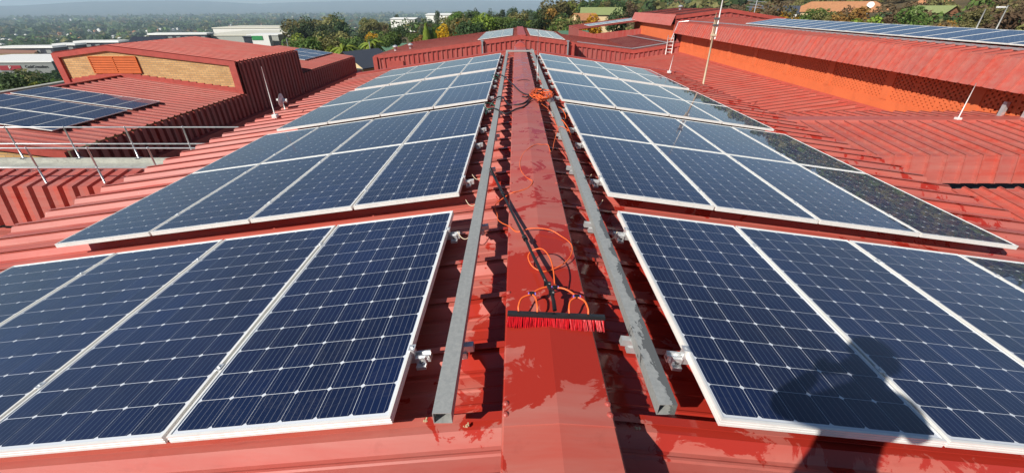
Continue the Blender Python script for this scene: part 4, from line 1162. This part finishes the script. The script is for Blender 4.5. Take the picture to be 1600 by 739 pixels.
scatter(34, 27, 60, 92, 150, ['brown', 'brown', 'olive', 'dark', 'rust', 'mid'], -1.5, 2, lab('on the hillside behind the orange hall'), 'trees on the hillside behind the hall')
scatter(16, 41, 60, 66, 92, ['brown', 'rust', 'brown', 'olive'], -2.6, 0.2, lab('close behind the right end of the hall'), 'bushes close behind the right of the hall')

scatter(26, 24, 56, 100, 150, ['brown', 'brown', 'olive', 'mid', 'lime', 'rust'], -4.2, -1.2, lab('in the gardens below the hillside houses'), 'bushes in the gardens below the houses')

# woodland that reads as one mass
def woodland(name, label, mats, spec, seed):
    rg = np.random.default_rng(seed)
    V = []; mi = []
    for (n, az0, az1, r0, r1, rad, tall, nl, wts) in spec:
        az = np.radians(rg.uniform(az0, az1, n)); r = np.exp(rg.uniform(np.log(r0), np.log(r1), n))
        for a, rr in zip(az, r):
            if clear(math.degrees(a), rr): continue
            x, y = rr*sin(a), rr*cos(a); z = ground(x, y)
            s_ = rad*rg.uniform(0.6, 1.35)*(1 + rr/4000); h = tall*rg.uniform(0.6, 1.3)
            d = rg.normal(0, 1, (nl, 3)); d /= np.linalg.norm(d, axis=1)[:, None]; d[:, 2] = np.abs(d[:, 2])*1.3 - 0.35
            p = np.array([x, y, z + h*0.45]) + d*np.array([s_, s_, h*0.5])*rg.uniform(0.6, 1, (nl, 1))
            nr = d + rg.normal(0, 0.5, (nl, 3)); nr /= np.linalg.norm(nr, axis=1)[:, None]
            t1 = np.cross(nr, rg.normal(0, 1, (nl, 3))); t1 /= np.linalg.norm(t1, axis=1)[:, None]; t2 = np.cross(nr, t1)
            q = s_*rg.uniform(0.28, 0.5, (nl, 1))*(0.36 if nl > 50 else 1.0 if nl > 24 else 1.9)
            V.append(np.stack([p-t1*q, p-t2*q*0.7, p+t1*q, p+t2*q*0.7], 1).reshape(-1, 3)); mi.append(np.full(nl, rg.choice(len(mats), p=wts)))
    v = np.concatenate(V); me = quadmesh(name, v, LM[mats[0]])
    for k in mats[1:]: me.materials.append(LM[k])
    me.polygons.foreach_set('material_index', np.concatenate(mi).astype(np.int32))
    o = bpy.data.objects.new(name, me); COL.objects.link(o); tag(o, label, 'woodland', kind='stuff')
MT = ['dark', 'mid', 'olive', 'brown', 'blue']
woodland('distant_woodland', 'dark trees and gardens covering the suburbs and plain below', MT,
         [(900, -56, -6, 300, 900, 6.5, 9, 90, (.38, .2, .17, .1, .15)), (2600, -60, 12, 800, 4200, 9, 10, 12, (.4, .15, .2, .05, .2)), (2200, -60, 8, 3000, 8000, 16, 12, 5, (.5, .1, .15, .05, .2)), (260, -56, -28, 215, 320, 5, 7, 110, (.35, .25, .2, .1, .1)), (120, -56, -40, 90, 170, 3.5, 5, 130, (.3, .3, .2, .2, 0)), (250, -12, 12, 300, 900, 6, 10, 110, (.4, .15, .2, .1, .15))], 1)
woodland('hillside_scrub', 'brown dry winter bush covering the hill on the right', MT,
         [(1500, 5, 66, 100, 300, 2.6, 3.8, 150, (.08, .07, .27, .53, .05)), (2300, 5, 80, 300, 820, 5.0, 6.5, 30, (.38, .10, .32, .15, .05)), (500, 80, 150, 90, 820, 5, 6, 20, (.15, .1, .3, .4, .05)), (320, 20, 72, 740, 830, 7, 16, 30, (.35, .15, .2, .2, .1))], 2)

# ------------------------------------------------------------------ houses, mall, far suburb
WALL = {'pale': simple('pale_render_wall', (0.36, 0.37, 0.33), 0.85), 'cream': simple('cream_wall', (0.60, 0.46, 0.26), 0.85), 'white': simple('white_wall', (0.70, 0.69, 0.64), 0.8), 'grey': simple('grey_wall', (0.22, 0.23, 0.22), 0.8), 'redbrick': simple('red_brick_wall', (0.28, 0.12, 0.06), 0.9, var=0.35, scale=2), 'darkg': simple('dark_glazing', (0.035, 0.038, 0.05), 0.3)}
ROOF = {'terra': simple('terracotta_tile', (0.42, 0.19, 0.085), 0.85, var=0.2, scale=1.5, bumps=0.4, bscale=4), 'green': simple('green_roof_sheet', (0.22, 0.26, 0.10), 0.7, var=0.2), 'dgreen': simple('dark_green_roof', (0.075, 0.15, 0.095), 0.7), 'white': simple('white_roof_sheet', (0.78, 0.78, 0.74), 0.5), 'slate': simple('slate_roof', (0.06, 0.07, 0.09), 0.6), 'brown': simple('brown_roof', (0.22, 0.11, 0.075), 0.8), 'cream': simple('cream_roof_sheet', (0.62, 0.60, 0.50), 0.6)}
def house(x, y, zf, w, d, h, rh, rot, wall, roof, label, name='house', hip=0.0, windows=2, chim=False, cat='house'):
    """gabled or hipped house; zf floor level"""
    e = empty(name, (x, y, zf), label, cat); e.rotation_euler = (0, 0, rot)
    def kid(nm, mb_, mat, par=e):
        o = bpy.data.objects.new(nm, mb_.mesh(nm, mat)); COL.objects.link(o); o.parent = par; return o
    m = MB(); m.prism([(-w/2, -d/2, -6), (w/2, -d/2, -6), (w/2, d/2, -6), (-w/2, d/2, -6)], (0, 0, h+6))
    if hip == 0: m.poly([(-w/2, -d/2, h), (-w/2, d/2, h), (-w/2, 0, h+rh)]); m.poly([(w/2, -d/2, h), (w/2, d/2, h), (w/2, 0, h+rh)])
    kid('wall', m, wall)
    ov = 0.5; a = w/2+ov; b_ = d/2+ov; zz = h - ov*rh/(d/2); rx = a-hip
    m = MB(); t = 0.12
    m.poly([(-a, -b_, zz), (a, -b_, zz), (rx, 0, h+rh), (-rx, 0, h+rh)]); m.poly([(a, b_, zz), (-a, b_, zz), (-rx, 0, h+rh), (rx, 0, h+rh)])
    if hip: m.poly([(a, -b_, zz), (a, b_, zz), (rx, 0, h+rh)]); m.poly([(-a, b_, zz), (-a, -b_, zz), (-rx, 0, h+rh)])
    m.poly([(-a, -b_, zz-t), (a, -b_, zz-t), (a, b_, zz-t), (-a, b_, zz-t)]); m.strip([(-a, -b_, zz), (a, -b_, zz), (a, b_, zz), (-a, b_, zz), (-a, -b_, zz)], [(-a, -b_, zz-t), (a, -b_, zz-t), (a, b_, zz-t), (-a, b_, zz-t), (-a, -b_, zz-t)])
    r = kid('roof', m, roof)
    for k in range(windows):
        xw = -w/2 + w*(k+0.5)/windows; m = MB(); m.box(xw-0.7, xw+0.7, -d/2-0.04, -d/2+0.02, h*0.35, h*0.8); kid('window', m, WALL['darkg'])
    if chim:
        m = MB(); m.box(w*0.2, w*0.2+0.8, -0.4, 0.4, h, h+rh+0.9); kid('chimney', m, wall, r)
    return e
house(118, 172, -2.9, 30, 14, 2.4, 3.0, radians(-36), WALL['cream'], ROOF['terra'], 'large terracotta roofed house on the hillside behind the orange hall', hip=6, windows=5)
house(146, 166, -1.6, 13, 8, 2.4, 2.2, radians(-42), WALL['cream'], ROOF['terra'], 'small terracotta roofed wing right of the large house', hip=3, windows=2, chim=True)
house(115, 130, -4.3, 9.5, 8.5, 2.6, 2.9, radians(-80), WALL['redbrick'], ROOF['green'], 'brick cottage with pale green roof on the right hillside', windows=1)
house(82, 150, -2.6, 13, 9, 2.2, 1.6, radians(-30), WALL['white'], ROOF['slate'], 'white house with dark roof left of the terracotta house', windows=3)
house(29, 160, -4.0, 13, 8, 3.0, 1.9, radians(-10), WALL['cream'], ROOF['green'], 'cream house with green roof beside the pale yellow tree', windows=2)
house(9.2, 75, -4.6, 4.2, 3, 1.6, 0.9, radians(10), WALL['cream'], ROOF['dgreen'], 'small green roofed shed beyond the cross roof', windows=1)
house(19, 130, -4.2, 6, 5, 2.4, 1.4, radians(20), WALL['cream'], ROOF['terra'], 'small ochre house partly hidden below the autumn tree', windows=1)
for k, (x, y, w, lb) in enumerate(((-36, 150, 12, 'left dark green roofed building near the cypress'), (-28, 158, 12, 'middle dark green roofed building near the cypress'), (-39, 138, 10, 'nearest dark green roofed building near the cypress'))):
    house(x, y, -13.5, w, 7, 2.6, 1.6, radians(-28+8*k), WALL['cream'], ROOF['dgreen'], lb, windows=2)
house(-21.5, 62, -7.6, 5.5, 6, 2.2, 1.6, radians(60), WALL['cream'], ROOF['slate'], 'cream gabled house with slate roof left of the cross building', windows=1)
for k, (x, y, w, lb) in enumerate(((-78, 330, 18, 'long white roofed building among far trees, left one'), (-52, 335, 22, 'long white roofed building among far trees, right one'))):
    house(x, y, -8.5 + 2.5*k, w, 12, 2.0, 0.8, radians(-12), WALL['white'], ROOF['white'], lb, windows=0)

# shopping mall below on the left
def shed(x, y, zt, w, d, h, rot, wall, roof, label, fasc=0.5, glaz=None, name='mall_building', par=0.0):
    e = empty(name, (x, y, zt-h), label, 'building', None); e.rotation_euler = (0, 0, rot)
    def kid(nm, mb_, mat):
        o = bpy.data.objects.new(nm, mb_.mesh(nm, mat)); COL.objects.link(o); o.parent = e; return o
    m = MB(); m.box(-w/2, w/2, -d/2, d/2, -12, h-fasc); kid('wall', m, wall)
    m = MB(); m.box(-w/2-0.4, w/2+0.4, -d/2-0.4, d/2+0.4, h-fasc, h); kid('roof', m, roof)
    if glaz:
        n = max(2, int(w/5))
        for k in range(n):
            xw = -w/2 + w*(k+0.5)/n; m = MB(); m.box(xw-1.3, xw+1.3, -d/2-0.06, -d/2, h*0.25, h*0.6); kid('window', m, glaz)
    return e
R200 = 200/70.0
big = shed(-243.5, 222, -20.6, 52, 34, 9, radians(2), WALL['grey'], ROOF['white'], 'grey walled shop building with faded signs at the left edge', 0.5)
def sign(parent, text, x, z, size, mat, y):
    c = bpy.data.curves.new('sign_text', 'FONT'); c.body = text; c.size = size; c.extrude = 0.06; c.align_x = 'CENTER'; c.align_y = 'CENTER'
    tmp = bpy.data.objects.new('tmp', c); COL.objects.link(tmp)
    dg = bpy.context.evaluated_depsgraph_get(); me = bpy.data.meshes.new_from_object(tmp.evaluated_get(dg)); bpy.data.objects.remove(tmp)
    me.materials.append(mat); o = bpy.data.objects.new('sign_lettering', me); COL.objects.link(o); o.parent = parent; o.location = (x, y, z); o.rotation_euler = (radians(90), 0, 0)
    return o
SIGN_R = simple('red_sign', (0.30, 0.02, 0.03), 0.5); SIGN_D = simple('dark_sign', (0.02, 0.02, 0.025), 0.5)
m = MB(); m.box(1.0, 11.0, -17.2, -17.0, 5.2, 7.2); o = bpy.data.objects.new('sign_board', m.mesh('sign_board', SIGN_R)); COL.objects.link(o); o.parent = big
sign(big, 'P', 6.0, 6.2, 2.2, WALL['white'], -17.3)
sign(big, 'CashCrusaders', 18.2, 6.6, 1.7, SIGN_D, -17.1)
for k, a in enumerate(((-285, 264, -18.4, 29, 9, 5, 6, 'grey', 'white', 'leftmost long white roofed rooftop monitor on the mall'),
          (-275, 277, -18.0, 12, 8, 4.6, 6, 'grey', 'white', 'short white roofed monitor between the two long ones'),
          (-268, 292, -17.5, 26, 9, 5, 6, 'grey', 'white', 'second long white roofed monitor on the mall'),
          (-229, 312, -14.2, 37, 9, 5, 6, 'grey', 'white', 'long white roofed monitor above the brick gable building'))):
    shed(a[0], a[1], a[2], a[3], a[4], a[5], radians(a[6]), WALL['darkg'], ROOF[a[8]], a[9], 1.0, WALL['grey'], 'roof_monitor')
shed(-290, 284, -23.2, 110, 64, 6, radians(6), WALL['white'], ROOF['white'], 'wide white flat mall roof carrying the monitors', 0.6)
shed(-190, 345, -15.6, 60, 60, 9, radians(2), WALL['pale'], ROOF['cream'], 'long cream mall roof behind the red gable ridge', 0.7)
shed(-205, 402, -13.8, 95, 40, 8, radians(1), WALL['white'], ROOF['cream'], 'far pale mall roof below the tree line', 0.7)
shed(-168, 310, -14.8, 20, 18, 9, radians(3), WALL['pale'], ROOF['white'], 'cream mall block with dark sign tower', 0.6)
shed(-150, 318, -13.9, 17, 16, 9, radians(-8), WALL['pale'], ROOF['cream'], 'white angular mall block at the right end', 0.6)
shed(-174, 296, -15.6, 5, 4, 9, radians(3), WALL['darkg'], WALL['darkg'], 'black sign tower beside the cream mall block', 0.4)
GREEN = simple('green_sign', (0.02, 0.22, 0.06), 0.5)
m = MB(); m.box(-171, -164, 294.0, 294.3, -17.6, -15.2); o = m.obj('sign_board', GREEN); tag(o, 'green shop sign board on the mall wall', 'sign')
m = MB(); m.box(-171.3, -160, 294.3, 298, -29, -15.0); o = m.obj('sign_wall', WALL['white']); tag(o, 'pale wall carrying the green shop sign', 'wall')
house(-300, 262, -24.5, 40, 18, 3, 3, radians(12), WALL['cream'], ROOF['brown'], 'brown tiled long roof at the far left edge', windows=0)
# dark carport panels between the monitors
for k in range(5):
    m = MB(); m.box(-2.0, 2.0, -4, 4, 0, 0.3)
    o = m.obj('rooftop_collector', WALL['darkg']); o.location = (-247 + k*4.6, 292, -17.4); o.rotation_euler = (radians(24), 0, 0.2); tag(o, 'dark tilted rooftop collector in the row behind the monitors', 'collector', 'tilted collectors on the mall roof')

# far suburb, too small to count
rg = np.random.default_rng(4); mb2 = [MB(), MB(), MB()]
for k in range(1700):
    az = radians(rg.uniform(-58, -4)); r = exp(rg.uniform(math.log(380), math.log(7500))); x, y = r*sin(az), r*cos(az); z = ground(x, y)
    w = rg.uniform(6, 14)*(1 + r/5000); h = rg.uniform(4, 6)*(1 + r/6000); i = int(rg.choice(3, p=(0.5, 0.38, 0.12)))
    a = rg.uniform(0, 3.1); c, s_ = cos(a)*w/2, sin(a)*w/2
    cr = [(x+c, y+s_), (x-s_*.7, y+c*.7), (x-c, y-s_), (x+s_*.7, y-c*.7)]; zb, zt = z-2, z+h
    mm = mb2[i]; mm.strip([(p[0], p[1], zb) for p in cr+cr[:1]], [(p[0], p[1], zt) for p in cr+cr[:1]])
    ap = (x, y, zt + w*0.18)
    for q in range(4): mm.poly([(*cr[q], zt), (*cr[(q+1) % 4], zt), ap])
for mm, mat, lb in zip(mb2, (ROOF['terra'], WALL['white'], ROOF['white']), ('terracotta roofs scattered among the far suburb trees', 'pale houses scattered through the hazy plain', 'bright white roofs glinting in the hazy plain')):
    o = mm.obj('distant_houses', mat); tag(o, lb, 'houses', kind='stuff')

# street lamps and satellite dish behind the hall
def lamp(x, y, z0, zt, arm, label):
    e = empty('street_lamp', (x, y, z0), label, 'street lamp')
    m = MB(); m.tube([(x, y, z0), (x, y, zt)], [0.12, 0.075], 8); m.obj('pole', M['white'], e, True)
    if arm:
        m = MB(); m.tube([(x, y, zt-0.25), (x-0.5, y, zt-0.2)], 0.05, 6); m.obj('arm', M['white'], e)
        m = MB(); m.box(x-1.25, x-0.35, y-0.18, y+0.18, zt-0.32, zt-0.12); m.obj('lamp_head', M['white'], e, bevel=0.04)
lamp(59.4, 60, -8, 0.95, False, 'shorter bare white pole behind the hall, left of the lamp')
lamp(62.0, 60, -8, 1.35, True, 'white street lamp with flat head behind the right of the hall')
e = empty('satellite_dish', (109, 146, -2), 'white satellite dish on a mast before the terracotta house', 'satellite dish')
m = MB(); c0 = Vector((109, 146, 1.3)); ax = Vector((-0.5, -0.75, 0.4)).normalized(); a1 = ax.cross(Vector((0, 0, 1))).normalized(); a2 = ax.cross(a1)
rings = [[tuple(c0 + a1*q*0.19*cos(2*pi*j/16) + a2*q*0.19*sin(2*pi*j/16) + ax*0.012*q*q) for j in range(17)] for q in range(6)]
for a, b_ in zip(rings, rings[1:]): m.strip(a, b_)
m.obj('reflector', M['white'], e, True)
m = MB(); m.tube([(109, 146, -6), (109, 146.2, 1.2)], 0.08, 6); m.obj('mast', M['tube'], e)
# light poles left of the cross building
for k, (x, y, zt, lb) in enumerate(((-33.5, 66, -2.6, 'left slim pale pole rising before the trees at centre left'), (-21.5, 66, -3.1, 'right slim pale pole rising before the trees at centre left'))):
    m = MB(); m.tube([(x, y, -10), (x, y, zt)], [0.10, 0.06], 6); o = m.obj('light_pole', M['tube']); tag(o, lb, 'pole')

# ------------------------------------------------------------------ the photographer behind the camera (casts the shadow on the right)
SKIN = simple('skin', (0.35, 0.20, 0.13), 0.55, var=0.05); CLOTH = simple('blue_overall', (0.04, 0.07, 0.16), 0.8); HAIR = simple('dark_hair', (0.02, 0.015, 0.012), 0.6)
def skinned(name, verts, edges, mat, parent, sub=2, root=0):
    me = bpy.data.meshes.new(name); me.from_pydata([v[:3] for v in verts], edges, []); me.materials.append(mat)
    o = link(name, me, parent)
    md = o.modifiers.new('skin', 'SKIN'); md.use_smooth_shade = True
    for i, v in enumerate(verts):
        r_ = v[3] if isinstance(v[3], tuple) else (v[3], v[3]); me.skin_vertices[0].data[i].radius = r_
    me.skin_vertices[0].data[root].use_root = True
    s_ = o.modifiers.new('sub', 'SUBSURF'); s_.levels = sub; s_.render_levels = sub
    return o
px, py, pz = CAM.x + 0.03, -0.25, 0.03
per = empty('person', (px, py, pz), 'photographer in dark overalls standing on the ridge holding a phone up in both hands', 'person')
bv = [(px, py, pz+0.95, (0.15, 0.11)), (px, py, pz+1.12, (0.135, 0.105)), (px, py+0.01, pz+1.30, (0.155, 0.11)), (px, py+0.015, pz+1.43, (0.13, 0.09)), (px, py+0.02, pz+1.51, 0.060), (px, py+0.05, pz+1.58, 0.078), (px, py+0.06, pz+1.67, 0.102), (px, py+0.05, pz+1.74, 0.080)]
be = [(0, 1), (1, 2), (2, 3), (3, 4), (4, 5), (5, 6), (6, 7)]
for s_, ex, ez in ((-1, 0.29, 1.34), (1, 0.40, 1.14)):
    n = len(bv)
    bv += [(px+s_*0.10, py, pz+0.90, 0.100), (px+s_*0.14, py+0.03, pz+0.50, 0.070), (px+s_*0.17, py, pz+0.12, 0.045), (px+s_*0.18, py+0.04, pz+0.06, 0.048), (px+s_*0.20, py+0.17, pz+0.05, 0.038)]
    be += [(0, n), (n, n+1), (n+1, n+2), (n+2, n+3), (n+3, n+4)]
    n = len(bv)
    bv += [(px+s_*0.20, py+0.02, pz+1.40, 0.070), (px+s_*ex, py+0.12, pz+ez, 0.052), (px+s_*0.13, py+0.19, pz+1.40, 0.034), (px+s_*0.10, py+0.205, pz+1.425, 0.030)]
    be += [(3, n), (n, n+1), (n+1, n+2), (n+2, n+3)]
skinned('body', bv, be, CLOTH, per)
for s_ in (-1, 1):
    hx, hy, hz_ = px+s_*0.092, py+0.210, pz+1.44
    hv = [(hx, hy-0.01, hz_-0.02, 0.022), (hx-s_*0.004, hy, hz_+0.03, 0.026)]; he = [(0, 1)]
    for q, (dx, dz, ln) in enumerate(((0.010, 0.045, 0.042), (0.012, 0.030, 0.046), (0.012, 0.012, 0.043), (0.010, -0.004, 0.034))):
        n = len(hv); hv += [(hx-s_*dx, hy+0.022, hz_+dz, 0.009), (hx-s_*(dx+ln*0.6), hy+0.030, hz_+dz+0.003, 0.0085), (hx-s_*(dx+ln), hy+0.026, hz_+dz+0.002, 0.0075)]; he += [(1, n), (n, n+1), (n+1, n+2)]
    n = len(hv); hv += [(hx-s_*0.012, hy-0.012, hz_+0.02, 0.011), (hx-s_*0.034, hy-0.004, hz_+0.042, 0.009), (hx-s_*0.05, hy+0.0, hz_+0.05, 0.008)]; he += [(0, n), (n, n+1), (n+1, n+2)]
    skinned('hand', hv, he, SKIN, per)
m = MB(); rings = []
for i in range(9):
    t = pi*i/8; rr = 0.112*sin(t); rings.append([(px+rr*cos(2*pi*j/16), py+0.055+rr*1.12*sin(2*pi*j/16), pz+1.70+0.10*cos(t)*(1 if t < pi/2 else 0.25)) for j in range(17)])
for a, b_ in zip(rings, rings[1:]): m.strip(b_, a)
m.obj('cap', HAIR, per, True)
m = MB(); m.box(px-0.08, px+0.08, py+0.218, py+0.226, pz+1.405, pz+1.48); ph = m.obj('phone', M['black'], bevel=0.003); tag(ph, 'dark phone held up sideways by the photographer', 'phone')

# ------------------------------------------------------------------ haze over the plain
m = MB(); m.box(-19300, 19300, -19300, 19300, -200, 240)
hz = bpy.data.materials.new('haze_air'); hz.use_nodes = True; t = hz.node_tree; t.nodes.clear()
out = t.nodes.new('ShaderNodeOutputMaterial'); pv = t.nodes.new('ShaderNodeVolumePrincipled')
pv.inputs['Color'].default_value = (0.64, 0.83, 1.0, 1); pv.inputs['Density'].default_value = 0.00009; pv.inputs['Anisotropy'].default_value = 0.0
L(t, pv.outputs[0], out.inputs['Volume'])
o = m.obj('haze', hz); tag(o, 'thin blue haze in the air over the plain', kind='stuff')

# look-alikes: say which one, counted from the left of the view
from collections import defaultdict
ORD = ['first', 'second', 'third', 'fourth', 'fifth', 'sixth', 'seventh', 'eighth', 'ninth', 'tenth', 'eleventh', 'twelfth', 'thirteenth', 'fourteenth', 'fifteenth', 'sixteenth', 'seventeenth', 'eighteenth', 'nineteenth', 'twentieth']
same = defaultdict(list)
for o in sc.objects:
    if o.parent is None and 'label' in o: same[o['label']].append(o)
for lb, os_ in same.items():
    if len(os_) > 1:
        os_.sort(key=lambda q: atan2(q.location.x - CAM.x, q.location.y - CAM.y))
        for k, q in enumerate(os_): q['label'] = lb + ', %s from left' % ORD[k]
